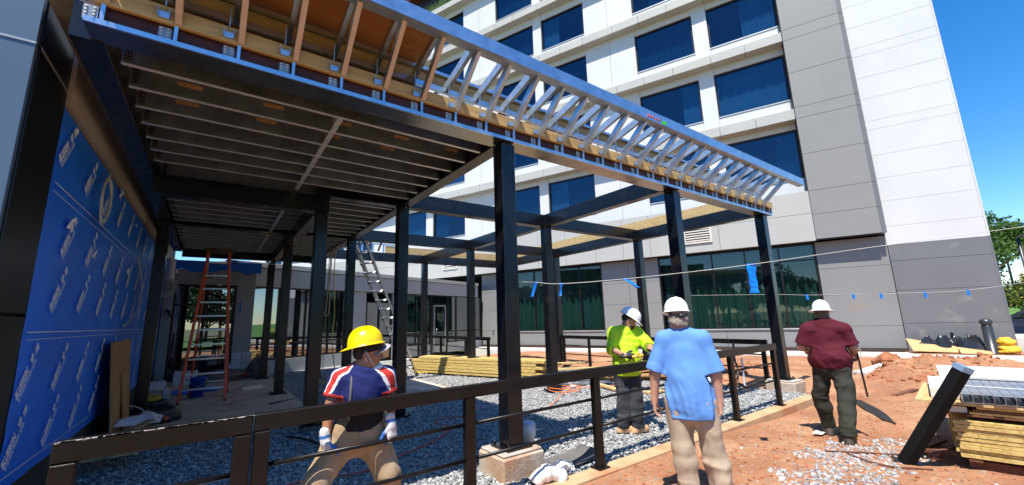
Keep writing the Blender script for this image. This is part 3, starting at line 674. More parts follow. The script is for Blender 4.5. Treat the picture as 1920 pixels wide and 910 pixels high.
def dirtmat():
    m, nt, N, L = nmat('red clay dirt'); out = N.new('ShaderNodeOutputMaterial'); b = N.new('ShaderNodeBsdfPrincipled'); L.new(b.outputs[0], out.inputs[0])
    tc = N.new('ShaderNodeTexCoord')
    def noise(s, d=6, rr=.6):
        n = N.new('ShaderNodeTexNoise'); n.inputs['Scale'].default_value = s; n.inputs['Detail'].default_value = d; n.inputs['Roughness'].default_value = rr; L.new(tc.outputs['Object'], n.inputs['Vector']); return n
    n1 = noise(.9); r = N.new('ShaderNodeValToRGB'); e = r.color_ramp.elements; e[0].position = .3; e[0].color = (.275, .115, .058, 1); e[1].position = .72; e[1].color = (.47, .28, .16, 1); x = e.new(.52); x.color = (.38, .185, .096, 1); L.new(n1.outputs['Fac'], r.inputs[0])
    n2 = noise(14, 5); r2 = N.new('ShaderNodeValToRGB'); r2.color_ramp.elements[0].position = .55; r2.color_ramp.elements[1].position = .75; L.new(n2.outputs['Fac'], r2.inputs[0])
    mx = N.new('ShaderNodeMixRGB'); mx.inputs[2].default_value = (.52, .37, .26, 1); L.new(r.outputs[0], mx.inputs[1])
    mm = N.new('ShaderNodeMath'); mm.operation = 'MULTIPLY'; mm.inputs[1].default_value = .55; L.new(r2.outputs[0], mm.inputs[0]); L.new(mm.outputs[0], mx.inputs[0])
    v = N.new('ShaderNodeTexVoronoi'); v.inputs['Scale'].default_value = 26; L.new(tc.outputs['Object'], v.inputs['Vector'])
    sp = N.new('ShaderNodeSeparateColor'); L.new(v.outputs['Color'], sp.inputs[0]); r3 = N.new('ShaderNodeValToRGB'); r3.color_ramp.elements[0].position = .86; r3.color_ramp.elements[1].position = .9; L.new(sp.outputs[1], r3.inputs[0])
    mx2 = N.new('ShaderNodeMixRGB'); mx2.inputs[2].default_value = (.24, .16, .12, 1); L.new(mx.outputs[0], mx2.inputs[1]); 
    m2 = N.new('ShaderNodeMath'); m2.operation = 'MULTIPLY'; m2.inputs[1].default_value = .6; L.new(r3.outputs[0], m2.inputs[0]); L.new(m2.outputs[0], mx2.inputs[0])
    L.new(mx2.outputs[0], b.inputs['Base Color']); b.inputs['Roughness'].default_value = .95; b.inputs['Specular IOR Level'].default_value = .15
    nb = noise(22, 8, .7); bp = N.new('ShaderNodeBump'); bp.inputs['Strength'].default_value = .7; bp.inputs['Distance'].default_value = .04; L.new(nb.outputs['Fac'], bp.inputs['Height']); L.new(bp.outputs[0], b.inputs['Normal']); return m
M['gravel'] = gravelmat(); M['stones'] = stonemat(); M['dirt'] = dirtmat()
def sheet(name, poly, z, m):
    me = bpy.data.meshes.new(name); me.from_pydata([(x, y, z) for x, y in poly], [], [tuple(range(len(poly)))]); me.materials.append(m); me.update()
    o = link(name, me); return structure(o)
def hloc(x, y):
    u = x*h1[0]+y*h1[1]; v = x*h2[0]+y*h2[1]; return u, v
th = .389403666; h2 = (math.cos(th), math.sin(th)); h1 = (-math.sin(th), math.cos(th))
def dirt_h(x, y):
    P = np.c_[x.ravel(), y.ravel(), np.zeros(x.size)]
    n = (.030*vnoise(P*.9, 1)+.016*vnoise(P*2.7, 2)+.010*vnoise(P*8, 3)+.005*vnoise(P*19, 5)).reshape(x.shape)
    base = np.where(x > 6, -.10*np.clip((x-6)/2, 0, 1), 0.)
    base = base+.10*np.clip((x-10.5)/3, 0, 1)
    near = np.clip((3.26-y)/.5, 0, 1); amp = np.where((y > 2.6) & (y < 3.4) & (x < 9.9), near*.7+.1, 1.)
    h = -.035+base+n*amp
    for cx, cy, rx, ry, hh in ((15.6, 2.5, 1.7, .9, .33), (14.2, 2.9, 1.2, .6, .2), (16.3, 1.5, 1.2, .9, .30), (13.5, 1.2, .8, .5, .12), (12.4, 6.6, 1.6, 1.0, .16), (11.8, 9.8, 1.8, 1.3, .14)):
        d = np.exp(-(((x-cx)/rx)**2+((y-cy)/ry)**2)*1.6); h = h+hh*d*(1+1.2*(vnoise(P*3.2, 8).reshape(x.shape))*.5+.5*vnoise(P*7.5, 9).reshape(x.shape)*.5)
    return h
def grid(name, x0, x1, y0, y1, st, mask, m):
    nx = int((x1-x0)/st)+1; ny = int((y1-y0)/st)+1; X, Y = np.meshgrid(np.linspace(x0, x1, nx), np.linspace(y0, y1, ny), indexing='ij')
    Z = dirt_h(X, Y); V = np.c_[X.ravel(), Y.ravel(), Z.ravel()]; I = np.arange(nx*ny).reshape(nx, ny)
    F = np.stack([I[:-1, :-1], I[1:, :-1], I[1:, 1:], I[:-1, 1:]], -1).reshape(-1, 4); c = V[F].mean(1); F = F[mask(c[:, 0], c[:, 1])]
    return structure(link(name, npmesh(name, V, F, m)))
sheet('ground', [(-900, -900), (900, -900), (900, 900), (-900, 900)], -.42, mat('far earth', (.16, .15, .07), .95, 0, .3, .05))
grid('dirt_yard', -4, 11.0, -4, 3.31, .05, lambda x, y: y < 3.30, M['dirt'])
def farmask(x, y):
    u, v = hloc(x, y); return (((x > 11.0-.02) & (y < 3.32)) | ((y > 3.30) & (x > 8.6) & (x+.9*(y-3.3) > 9.7))) & (v < 19.0) 
grid('dirt_verge', 8.5, 24, -9, 18, .075, farmask, M['dirt'])
sheet('gravel_bed', [(-1.24, 3.4), (9.95, 3.4), (9.9, 9.0), (9.2, 11.5), (8.4, 15.5), (7.6, 18.7), (4.9, 18.5), (1.2, 17.1), (-1.24, 16.3)], -.022, M['gravel'])
m = MB(); m.bbox((.42, 3.29, -.3), (9.75, 3.50, -.002), .012); o = m.build('kerb', M['kerb']); structure(o)
m = MB(); m.bbox((-1.22, 8.3, -.2), (1.66, 16.29, .1), .012); structure(m.build('concrete_slab', M['slab']))
m = MB(); m.bbox((1.672, 7.75, -.2), (3.3, 8.05, .06), .02); m.bbox((3.6, 9.3, -.2), (4.9, 11.6, .045), .015); structure(m.build('concrete_pad', M['slab']))
# pavement along the facade, in facade directions
def fbox(name, x0, x1, y0, y1, z0, z1, m):
    b = MB(); pts = [hw(x0, y0, 0), hw(x1, y0, 0), hw(x1, y1, 0), hw(x0, y1, 0)]
    b.prism([(p.x, p.y, z0) for p in pts], (0, 0, z1-z0)); o = b.build(name, m); return structure(o)
fbox('pavement', -14.9, 4.2, 19.0, 20.55, -.4, .04, M['conc_pale']); fbox('pavement_apron', 4.21, 16, 18.4, 19.9, -.4, .03, M['conc_pale'])
fbox('planting_strip', -14.9, 7.5, 20.56, 20.97, -.4, .0, M['brick_dark'])
fbox('planting_bed', 4.21, 12, 19.91, 20.98, -.4, .045, M['dirt'])
# real stones on the gravel, as one uncountable mass
def stones(name, n, polytest, x0, x1, y0, y1, z, r0, r1, m, dmin=4., seed=1, zf=None, pw=2.):
    rng = np.random.default_rng(seed); ico = np.array(ICO_V); fc = np.array(ICO_F); pts = []
    while sum(len(p) for p in pts) < n:
        P = np.c_[rng.uniform(x0, x1, 60000), rng.uniform(y0, y1, 60000)]; d = np.hypot(P[:, 0], P[:, 1]); keep = rng.random(len(P)) < np.minimum(1, (dmin/d)**pw); P = P[keep]; P = P[polytest(P[:, 0], P[:, 1])]; pts.append(P)
    P = np.concatenate(pts)[:n]; r = rng.uniform(r0, r1, n)*rng.uniform(.7, 1.2, n)
    q = rng.normal(size=(n, 4)); q /= np.linalg.norm(q, axis=1)[:, None]; a, b, c, d = q.T
    Rm = np.stack([np.stack([1-2*(c*c+d*d), 2*(b*c-a*d), 2*(b*d+a*c)], -1), np.stack([2*(b*c+a*d), 1-2*(b*b+d*d), 2*(c*d-a*b)], -1), np.stack([2*(b*d-a*c), 2*(c*d+a*b), 1-2*(b*b+c*c)], -1)], 1)
    sc = rng.uniform(.55, 1.25, (n, 1, 3)); jit = rng.uniform(.72, 1.28, (n, len(ico), 1)); V = ico[None]*jit*sc*r[:, None, None]; V = np.einsum('nij,nkj->nki', Rm, V); V[..., 2] *= .8
    zz = z+rng.uniform(-.3, .75, n)*r if zf is None else zf(P[:, 0], P[:, 1])+rng.uniform(-.35, .35, n)*r
    V[..., 0] += P[:, 0, None]; V[..., 1] += P[:, 1, None]; V[..., 2] += zz[:, None]
    F = (fc[None]+(np.arange(n)*len(ico))[:, None, None]).reshape(-1, 3)
    o = link(name, npmesh(name, V.reshape(-1, 3), F, m, smooth=False)); o['kind'] = 'stuff'; return o
t = (1+5**.5)/2
ICO_V = [(-1, t, 0), (1, t, 0), (-1, -t, 0), (1, -t, 0), (0, -1, t), (0, 1, t), (0, -1, -t), (0, 1, -t), (t, 0, -1), (t, 0, 1), (-t, 0, -1), (-t, 0, 1)]
ICO_V = [tuple(x/1.902 for x in v) for v in ICO_V]
ICO_F = [(0, 11, 5), (0, 5, 1), (0, 1, 7), (0, 7, 10), (0, 10, 11), (1, 5, 9), (5, 11, 4), (11, 10, 2), (10, 7, 6), (7, 1, 8), (3, 9, 4), (3, 4, 2), (3, 2, 6), (3, 6, 8), (3, 8, 9), (4, 9, 5), (2, 4, 11), (6, 2, 10), (8, 6, 7), (9, 8, 1)]
def in_gravel(x, y):
    ok = (y > 3.51) & (x > -1.2) & (x < 9.9) & ~((x < 1.68) & (y > 8.28)) & ~((x > 2.56) & (x < 3.14) & (y > 3.76) & (y < 4.26))
    return ok & ~((x > 3.58) & (x < 4.92) & (y > 9.28) & (y < 11.62)) & ~((x > 1.65) & (x < 3.32) & (y > 7.74) & (y < 8.06)) & (x < 9.9-.35*np.clip(y-9, 0, 9)) & (y-.39*x < 16.4)
o = stones('gravel', 50000, in_gravel, -1.2, 9.9, 3.5, 17, -.014, .010, .025, M['stones'], 4.6, 1); 
def near_dirt(x, y): return (y < 3.26) & (x > .5)
dz = lambda x, y: dirt_h(x, y)
o = stones('dirt_crumbs', 9000, near_dirt, .5, 16, -1.5, 3.26, 0, .004, .022, M['clod'], 5, 2, dz, 1.5)
o = stones('dirt_pebbles', 2200, near_dirt, .5, 14, -1.5, 3.2, 0, .004, .016, M['stones'], 5, 6, dz, 1.5)
def spill(x, y): return ((np.hypot((x-6.0)/1.5, (y-1.75)/.42) < 1+.35*vnoise(np.c_[x*4, y*4, x*0], 4)) | (np.hypot((x-5.1)/.7, (y-1.5)/.3) < 1)) & (y < 3.2)
o = stones('stone_spill', 1700, spill, 4, 8, .8, 2.6, 0, .010, .026, M['stones'], 6, 3, dz)
def mound(x, y): return (np.hypot((x-15.3)/2.3, (y-2.4)/1.1) < 1+.4*vnoise(np.c_[x*2, y*2, x*0], 4)) | (np.hypot((x-12.4)/2.0, (y-6.6)/1.2) < 1)
o = stones('clay_clods', 420, mound, 10, 18.5, .5, 8, 0, .03, .10, M['clod'], 60, 4, dz)
# lawn rising to the trees on the right
nx = 40; X, Y = np.meshgrid(np.linspace(27, 120, nx), np.linspace(-45, 40, nx), indexing='ij'); 
Z = .05+2.4*np.clip((X-36)/28, 0, 1)**1.3+.15*vnoise(np.c_[X.ravel()*.12, Y.ravel()*.12, X.ravel()*0], 2).reshape(X.shape)-.4
I = np.arange(nx*nx).reshape(nx, nx); F = np.stack([I[:-1, :-1], I[1:, :-1], I[1:, 1:], I[:-1, 1:]], -1).reshape(-1, 4)
structure(link('lawn', npmesh('lawn', np.c_[X.ravel(), Y.ravel(), Z.ravel()], F, M['grass'])))
sheet('car_park', [(18, -60), (34, -60), (34, 2.2), (24, 2.2), (18, -8)], -.05, mat('asphalt', (.055, .055, .058), .9, 0, .2, 2))

# ------------------------------------------------------------------ trees
def tree(name, x, y, z0, h, cr, m, label, group, seed, n=3200, leaf=.17, squash=1., trunk_h=.32):
    rng = np.random.default_rng(seed); rnd = random.Random(seed)
    t = empty(name, (x, y, z0), 0, label, 'tree', group); tb = MB(); ph = rnd.random()*6
    th_ = h*trunk_h; tb.tube(catmull([(0, 0, -.3), (.05*h*.2*math.sin(ph), 0, th_*.6), (.02*h, .03*h, th_*1.3), (0, 0, h*.75)], 4), [h*.026*(1-.85*k/12) for k in range(13)], 7)
    cl = []
    for i in range(13):
        a = rnd.random()*6.28; zz = th_+(h-th_)*rnd.uniform(.08, .95); prof = math.sin(math.pi*min(1, max(.05, ((zz-th_*.8)/(h-th_*.8))))**.8)
        rr = cr*(.35+.65*prof)*rnd.uniform(.35, .8); c = Vector((rr*math.cos(a), rr*math.sin(a), zz)); cl.append((c, cr*rnd.uniform(.28, .48)))
        tb.tube(catmull([(0, 0, max(th_*.7, zz-.22*h)), (c.x*.5, c.y*.5, zz-.08*h), c[:]], 3), [h*.011, h*.01, h*.009, h*.008, h*.006, h*.004, h*.002], 5)
    o = link('trunk', tb.mesh('trunk', M['bark']), t)
    pts = []
    for c, r in cl:
        k = int(n/len(cl)); d = rng.normal(size=(k, 3)); d /= np.linalg.norm(d, axis=1)[:, None]; q = np.array(c)+d*r*(rng.random((k, 1))**.45)*np.array([1, 1, .8]); q += .25*r*rng.normal(size=(k, 3))*.5; pts.append(q)
    P = np.concatenate(pts); a = rng.normal(size=P.shape); a /= np.linalg.norm(a, axis=1)[:, None]; b = np.cross(a, rng.normal(size=P.shape)); b /= np.linalg.norm(b, axis=1)[:, None]; s = leaf*rng.uniform(.6, 1.3, (len(P), 1))
    V = np.stack([P-a*s, P+b*s*.5, P+a*s, P-b*s*.5], 1).reshape(-1, 3); F = np.arange(len(V)).reshape(-1, 4)
    link('crown', npmesh('crown', V, F, m, smooth=False), t); return t
TG = 'trees beyond the lawn on the right'
tree('deciduous_tree', 47, 3.4, .2, 8.6, 3.0, M['leaf'], 'tall loose green tree nearest the white tower edge, sky showing through its crown', TG, 3, 11000, .13)
tree('deciduous_tree', 52, -1.8, .4, 9.8, 3.6, M['leaf'], 'broad green tree at the right border of the photo, behind the yellowish bush', TG, 4, 9000, .15)
tree('bushy_tree', 40, -.1, 0, 5.1, 2.3, M['leaf_yellow'], 'yellow green bushy tree standing in front of the taller green trees', TG, 5, 8000, .11, trunk_h=.12)
tree('conifer_shrub', 45.5, 2.2, .1, 3.0, 2.0, M['leaf_dark'], 'low dark shrub mass at the foot of the tallest loose tree', TG, 6, 5000, .11, trunk_h=.1)
tree('conifer_shrub', 48, -2.5, .2, 3.2, 2.3, M['leaf_dark'], 'low dark shrub mass at the foot of the broad right border tree', TG, 7, 5000, .11, trunk_h=.1)
tree('deciduous_tree', 60, 7.0, .8, 9.0, 3.4, M['leaf'], 'far green tree mostly hidden by the white tower edge', TG, 8, 3000, .24)
RL = 'green roadside tree behind the camera, seen only mirrored in the wing windows'
RG = 'trees across the road mirrored in the glass'
for i, (x, y, h) in enumerate([(6, -34, 9), (14, -30, 8), (23, -36, 10), (32, -30, 8), (-4, -38, 10), (40, -38, 11), (19, -44, 12)]):
    tree('roadside_tree', x, y, -.4, h, h*.36, M['leaf'] if i % 2 else M['leaf_dark'], 'green roadside tree behind the camera, seen only mirrored in the wing windows', RG, 20+i, 2200, .3)
HG = 'trees left of the site mirrored in the ground floor glass'
src = tree('roadside_tree', -52, -26, -.4, 10, 3.8, M['leaf_dark'], 'dark roadside tree far behind to the left, seen only mirrored in the glass', HG, 41, 2600, .34)
rr = random.Random(8)
for i in range(15):
    c = copytree(src); t_ = i/14; c.location = (-50-12*rr.random()+16*t_, 22-72*t_+4*rr.random(), -.4); c.rotation_euler = (0, 0, rr.random()*6); s_ = rr.uniform(.75, 1.15); c.scale = (s_, s_, s_)
for i in range(14):
    c = copytree(src); c['label'] = RL; c['group'] = RG; c.location = (-30+5.6*i+2*rr.random(), -31-9*rr.random(), -.4); c.rotation_euler = (0, 0, rr.random()*6); s_ = rr.uniform(.65, 1.1); c.scale = (s_, s_, s_)
structure(m and sheet('roadside_lawn', [(-40, -60), (60, -60), (60, -16), (-40, -16)], -.12, M['grass']))
# ------------------------------------------------------------------ guard rails
def dh(x, y): return float(dirt_h(np.array([[x]]), np.array([[y]]))[0, 0])
def railing(name, label, pts_posts, rail, z0, rods, zt=1.07, side=(1, 0, 0), w=.1, group='guard railings', pbase=None, mtl='rail_steel'):
    t = empty(name, (rail[0][0], rail[0][1], 0), 0, label, 'railing', group)
    m = MB(); m.bar((*rail[0], zt-.055), (*rail[1], zt-.055), w*.75, .11, ch=.006); part(t, 'top_rail', m, M[mtl])
    for x, y in pts_posts:
        m = MB(); d = Vector((rail[1][0]-rail[0][0], rail[1][1]-rail[0][1], 0)).normalized()
        m.bar((x, y, z0+.012), (x, y, zt-.112), w*.72, w, d, ch=.006); p = part(t, 'post', m, M[mtl])
        m = MB(); m.bar((x, y, z0), (x, y, z0+.012), .15, .17, d); subpart_w(p, t, 'base_plate', m, M[mtl])
    for z in rods:
        for (xa, ya), (xb, yb) in zip(pts_posts, pts_posts[1:]):
            m = MB(); m.cyl((xa, ya, z), (xb, yb, z), .017, n=8); part(t, 'rod', m, M[mtl])
    return t
def subpart_w(par, root, name, mb, mats):
    o = link(name, mb.mesh(name, mats), par); o.matrix_parent_inverse = Matrix.Identity(4)
    o.matrix_parent_inverse = (inv(root) @ Matrix.Identity(4)).inverted() @ inv(root) if False else Matrix.Identity(4); return o
YR = 3.43
railing('guard_railing', 'long near guard railing with bronze black posts on the dusty kerb', [(1.98, YR), (3.65, YR), (5.22, YR), (6.80, YR), (8.38, YR)], ((.30, YR), (8.46, YR)), 0., (.73, .43))
g = [o for o in COL.objects if o.name == 'guard_railing'][0]
m = MB(); m.bbox((.30, YR-.04, -.05), (.395, YR+.04, .957), .006); part(g, 'post', m, M['rail_steel'])
for z in (.73, .43):
    m = MB(); m.cyl((.39, YR, z), (1.94, YR, z), .017, n=8); part(g, 'rod', m, M['rail_steel'])
gt = empty('railing_gate', (-.18, YR, 0), 0, 'framed end panel at the left end of the near railing, top edge scuffed pale', 'railing', 'guard railings')
m = MB(); m.bbox((-.64, YR-.045, .955), (.287, YR+.045, 1.068), .007); part(gt, 'top_rail', m, M['rail_steel'])
for a, b in ((-.64, -.535), (.185, .287)):
    m = MB(); m.bbox((a, YR-.045, .02), (b, YR+.045, .953), .007); part(gt, 'stile', m, M['rail_steel'])
m = MB(); m.bbox((-.533, YR-.04, .02), (.183, YR+.04, .12), .006); part(gt, 'bottom_rail', m, M['rail_steel'])
for z in (.71, .42):
    m = MB(); m.cyl((-.535, YR, z), (.19, YR, z), .017, n=8); part(gt, 'rod', m, M['rail_steel'])
m = MB(); rr = random.Random(3)
for k in range(60):
    x = -.63+rr.random()*.9; m.box((x, YR-.046, 1.0655), (x+rr.uniform(.01, .06), YR-.047+rr.uniform(.006, .02), 1.0692))
part(gt, 'scuffed_edge', m, mat('bare steel scuffs', (.55, .5, .45), .5, .3, .2, 40))
for x in (.20, .27): pass
railing('guard_railing', 'far railing running between the right rear canopy posts toward the building', [(10.16, 4.35), (10.16, 6.2), (10.16, 8.0), (10.16, 9.7), (10.16, 10.9)], ((10.16, 4.25), (10.16, 11.0)), -.03, (.7, .4), 1.03, w=.09)
railing('guard_railing', 'far railing behind the yellow lumber stack, at right angles to the wing', [(7.5, 11.7), (7.5, 13.2), (7.5, 15.2), (7.5, 17.4), (7.5, 19)], ((7.5, 11.62), (7.5, 19.0)), -.02, (.7, .4), 1.08, w=.1)

# ------------------------------------------------------------------ footings, pipes
FG = 'concrete footings under the front canopy posts'
def footing(x0, x1, y0, y1, z0, z1, label):
    t = empty('concrete_footing', ((x0+x1)/2, (y0+y1)/2, z0), 0, label, 'footing', FG)
    m = MB(); m.bbox((x0, y0, z0), (x1, y1, z1-.03), .018); part(t, 'block', m, M['footing'])
    m = MB(); m.bbox((x0+.02, y0+.02, z1-.03), (x1-.02, y1-.02, z1), .012); part(t, 'grout_cap', m, M['concrete'])
footing(2.57, 3.13, 3.76, 4.26, -.1, .25, 'clay stained square footing under the nearest black canopy post')
footing(9.9, 10.46, 3.72, 4.3, -.3, .2, 'clay stained square footing under the canopy post at the far end of the near railing')
t = empty('drain_pipe', (3.33, 4.12, 0), 0, 'upright white plastic pipe stub with socket beside the nearest post', 'pipe')
m = MB(); m.lathe([(.070, -.1), (.070, .24), (.084, .245), (.084, .37), (.074, .372), (.074, .34), (.01, .33)], (3.27, 4.22, 0), 22); part(t, 'pipe', m, M['pvc'])
m = MB(); m.lathe([(.086, .36), (.087, .385), (.07, .41), (.02, .40)], (3.27, 4.22, 0), 9); part(t, 'tape_wrap', m, mat('pale blue film', (.45, .60, .72), .4))
def elbow(label, c, a0, r=.075, R=.2):
    t = empty('pipe_elbow', c, 0, label, 'pipe', 'white pipe elbows by the footing')
    m = MB(); m.tube([(c[0]+R*math.cos(a)*math.cos(a0), c[1]+R*math.cos(a)*math.sin(a0), c[2]+R*math.sin(a)) for a in [R_(-15)+k*R_(13) for k in range(13)]], r, 16); part(t, 'bend', m, M['pvc'])
    for a in (R_(40), R_(95)):
        m = MB(); p = Vector((c[0]+R*math.cos(a)*math.cos(a0), c[1]+R*math.cos(a)*math.sin(a0), c[2]+R*math.sin(a))); d = Vector((-math.sin(a)*math.cos(a0), -math.sin(a)*math.sin(a0), math.cos(a)))
        m.cyl(p-d*.03, p+d*.03, r+.012, n=18); part(t, 'collar', m, M['pvc'])
elbow('white pipe elbow half buried at the foot of the near footing, left one', (2.95, 3.52, -.12), R_(-10)); elbow('white pipe elbow half buried right of the near footing, by the kerb', (3.22, 3.60, -.13), R_(15), .065, .19)
def blanket(x0, x1, y0, y1, z, amp, seed, fn=None, n=26, sc=3.):
    X, Y = np.meshgrid(np.linspace(x0, x1, n), np.linspace(y0, y1, n), indexing='ij'); P = np.c_[X.ravel()*sc, Y.ravel()*sc, X.ravel()*0]
    Z = z+amp*(1-np.abs(vnoise(P, seed))*2+.4*vnoise(P*2.3, seed+1)).reshape(X.shape)
    e = np.minimum(np.minimum(X-x0, x1-X)/(x1-x0), np.minimum(Y-y0, y1-Y)/(y1-y0)); Z = z+(Z-z)*np.clip(e*6, 0, 1)
    if fn is not None: Z = fn(X, Y, Z)
    jx = .10*(x1-x0)*vnoise(P*.7, seed+5).reshape(X.shape); jy = .10*(y1-y0)*vnoise(P*.7, seed+6).reshape(X.shape)
    I = np.arange(n*n).reshape(n, n); F = np.stack([I[:-1, :-1], I[1:, :-1], I[1:, 1:], I[:-1, 1:]], -1).reshape(-1, 4)
    return np.c_[(X+jx).ravel(), (Y+jy).ravel(), Z.ravel()], F
V, F = blanket(3.2, 4.0, 3.58, 3.95, .04, .09, 4); top('ground_cloth', npmesh('ground_cloth', V, F, M['fabric_grey']), None, 'crumpled grey ground cloth on the gravel beside the kerb', 'cloth')

# ------------------------------------------------------------------ cords and cables on the ground
def cord(name, pts, r, mt, label, cat='cord', group=None, n=8):
    m = MB(); m.tube(catmull(pts, n), r, 6); return top(name, m, M[mt], label, cat, group)
cord('power_cord', [(.2, 5.0, .03), (.91, 5.15, .03), (1.51, 5.0, .03), (2.0, 5.23, .03), (2.77, 5.64, .03), (3.15, 6.1, .03), (3.1, 6.5, .03), (3.4, 6.65, .03), (3.9, 6.4, .03)], .009, 'cord_red', 'red extension cord curving over the shaded gravel behind the crouching worker')
pts = [(5.26, 6.13, .03), (5.8, 6.5, .03), (6.1, 6.76, .03)]
for k in range(22): a = k*.62; pts.append((6.55+.28*math.cos(a)+.03*math.sin(k*2.1)+k*.006, 7.15+.42*math.sin(a)+.04*math.cos(k*1.7), .03+.004*k))
pts += [(7.3, 7.0, .03), (8.0, 6.8, .03), (8.7, 6.9, .03)]
cord('power_cord', pts, .009, 'cord_orange', 'tangled orange extension cord on the sunlit gravel', n=5)
cord('black_hose', [(1.05, 7.2, .04), (1.2, 6.9, .05), (1.35, 6.55, .03), (1.40, 6.35, .03)], .016, 'cable_black', 'short black hose end lying on the shaded gravel left of the crouching worker', 'hose')
cord('loose_cable', [(-1.18, 9.4, .55), (-1.02, 9.2, .5), (-.8, 9.1, .42), (-.66, 9.3, .2), (-.7, 9.7, .13)], .008, 'cable_white', 'thin white cable drooping from the blue wall foot to the slab', 'cable')
cord('loose_cable', [(-1.1, 8.1, .03), (-.8, 7.9, .03), (-.5, 8.05, .04), (-.2, 7.9, .03)], .008, 'cable_white', 'thin white cable lying on gravel in front of the slab edge', 'cable')
cord('dangling_cable', [(WX+.03, 10.2, 3.0), (WX+.05, 10.5, 2.85), (WX+.08, 10.8, 2.5), (WX+.09, 10.7, 2.1), (WX+.07, 10.2, 1.85), (WX+.05, 9.6, 1.72)], .012, 'cable_white', 'white cable hanging in a wide arc on the blue wall', 'cable')
def coil(label, c, n, rx, rz, ax, seed, tail):
    rr = random.Random(seed); pts = list(tail); N = n*14
    L_o = [(rr.uniform(.72, 1.2), rr.uniform(-.05, .05), rr.uniform(-.04, .02)) for _ in range(n+1)]
    for k in range(N):
        a = math.pi/2+2*math.pi*k/14; w_ = k/14-k//14; q0, q1 = L_o[k//14], L_o[k//14+1]; F_ = [q0[i]*(1-w_)+q1[i]*w_ for i in range(3)]; f = F_[0]; t = .02*math.sin(k*.23)
        if ax == 'x': pts.append((c[0]+.03+abs(t), c[1]+F_[1]+rx*f*math.cos(a), c[2]+F_[2]-rz*(f-1)*.9+rz*f*math.sin(a)+.3*rx*f*math.cos(a)))
        else: pts.append((c[0]+F_[1]+rx*f*math.cos(a), c[1]-.03-abs(t), c[2]+F_[2]-rz*(f-1)*.9+rz*f*math.sin(a)))
    m = MB(); m.tube(catmull(pts, 2), .008, 6); return top('cable_coil', m, M['cable_white'], label, 'cable', 'coiled cables hanging up')
coil('coil of pale cable hung high on the blue wall near its torn prints', (WX+.02, 6.9, 3.28), 6, .26, .27, 'x', 2, [(WX+.03, 7.1, 3.72), (WX+.04, 7.0, 3.6)])
coil('coil of pale cable hanging in the dark corner beside the entrance wall', (-1.10, 14.9, 2.82), 7, .2, .26, 'y', 5, [(-1.05, 14.9, 3.5), (-1.03, 14.88, 3.1)])

# ------------------------------------------------------------------ step ladder (red) and extension ladder (aluminium)
LAD = empty('step_ladder', (.02, 11.62, .1), R_(-5), 'tall red fibreglass step ladder with grey treads standing on the slab before the dark entrance', 'ladder')
def ladp(name, mb, mats): return link(name, mb.mesh(name, mats), LAD)
H_ = 3.28; wb, wt = .40, .20; zfun = lambda s, z: s*(wb+(wt-wb)*z/H_)
def fr(z): return -.42+.42*z/H_     # front rails lean back
for s in (-1, 1):
    m = MB(); m.bar((zfun(s, 0), fr(0), .05), (zfun(s, H_), fr(H_), H_), .048, .095, (0, 1, 0), ch=.004); ladp('rail', m, M['red_fg'])
    m = MB(); m.bar((zfun(s, 0)*.92, .85, .05), (zfun(s, H_)*.98, .06, H_-.05), .036, .06, (0, 1, 0), ch=.004); ladp('rear_rail', m, M['red_fg'])
    for y_, k_ in ((fr(0), 1), (.85, .92)):
        m = MB(); m.bbox((zfun(s, 0)*k_-.03, y_-.05, 0), (zfun(s, 0)*k_+.03, y_+.05, .05), .006); ladp('foot', m, M['dark_metal'])
n_ = 10
for k in range(1, n_+1):
    z = k*.305; m = MB(); x = zfun(1, z)-.02; m.bbox((-x, fr(z)-.05, z-.035), (x, fr(z)+.045, z), .004); 
    for j in range(3): m.box((-x, fr(z)-.0535, z-.028+j*.009), (x, fr(z)-.0505, z-.0235+j*.009))
    ladp('tread', m, M['alu'])
    if k % 2 == 1:
        m = MB(); x = zfun(1, z)*.95; m.bar((-x, .85-.79*z/H_, z), (x, .85-.79*z/H_, z), .02, .03); ladp('rear_brace', m, M['alu'])
for s in (-1, 1):
    m = MB(); m.bar((zfun(s, 1.7)*.9, fr(1.7), 1.7), (zfun(s, 1.7)*.9, .42, 1.72), .006, .025); ladp('spreader', m, M['alu'])
m = MB(); m.bbox((-.27, -.10, H_), (.27, .16, H_+.09), .015); ladp('top_cap', m, mat('brown plastic cap', (.11, .06, .035), .5))
EXT = empty('extension_ladder', (5.24, 12.67, 0), 0, 'long aluminium extension ladder leaning up against the roof edge beside a black post', 'ladder')
A = Vector((5.24, 12.67, .0)); B = Vector((2.98, 11.2, 4.05)); dl = (B-A).normalized(); sdv = Vector((.42, -.62, 0)); sdv = (sdv-dl*sdv.dot(dl)).normalized(); nv = dl.cross(sdv)
for off, a, b in ((0, 0, 1), (.05, .12, .98)):
    for s in (-1, 1):
        m = MB(); m.bar(A+(B-A)*a+sdv*s*(.20-off*.4)+nv*off, A+(B-A)*b+sdv*s*(.20-off*.4)+nv*off, .03, .075, nv, ch=.003); part(EXT, 'rail', m, M['alu'])
    L_ = (B-A).length; k = .3
    while k < L_*b-.1:
        if k > a*L_:
            m = MB(); m.cyl(A+dl*k-sdv*.2+nv*off, A+dl*k+sdv*.2+nv*off, .018, n=8); part(EXT, 'rung', m, M['alu'])
            m = MB(); 
            for s in (-1, 1): m.bar(A+dl*(k-.02)+sdv*s*.2-nv*.042, A+dl*(k+.02)+sdv*s*.2-nv*.042, .06, .004, nv)
            part(EXT, 'rung_collar', m, M['black_plastic'])
        k += .305
for s in (-1, 1):
    m = MB(); m.bar(A+sdv*s*.2-dl*.02, A+sdv*s*.2+dl*.09, .05, .11, nv, ch=.006); part(EXT, 'foot', m, M['dark_metal'])

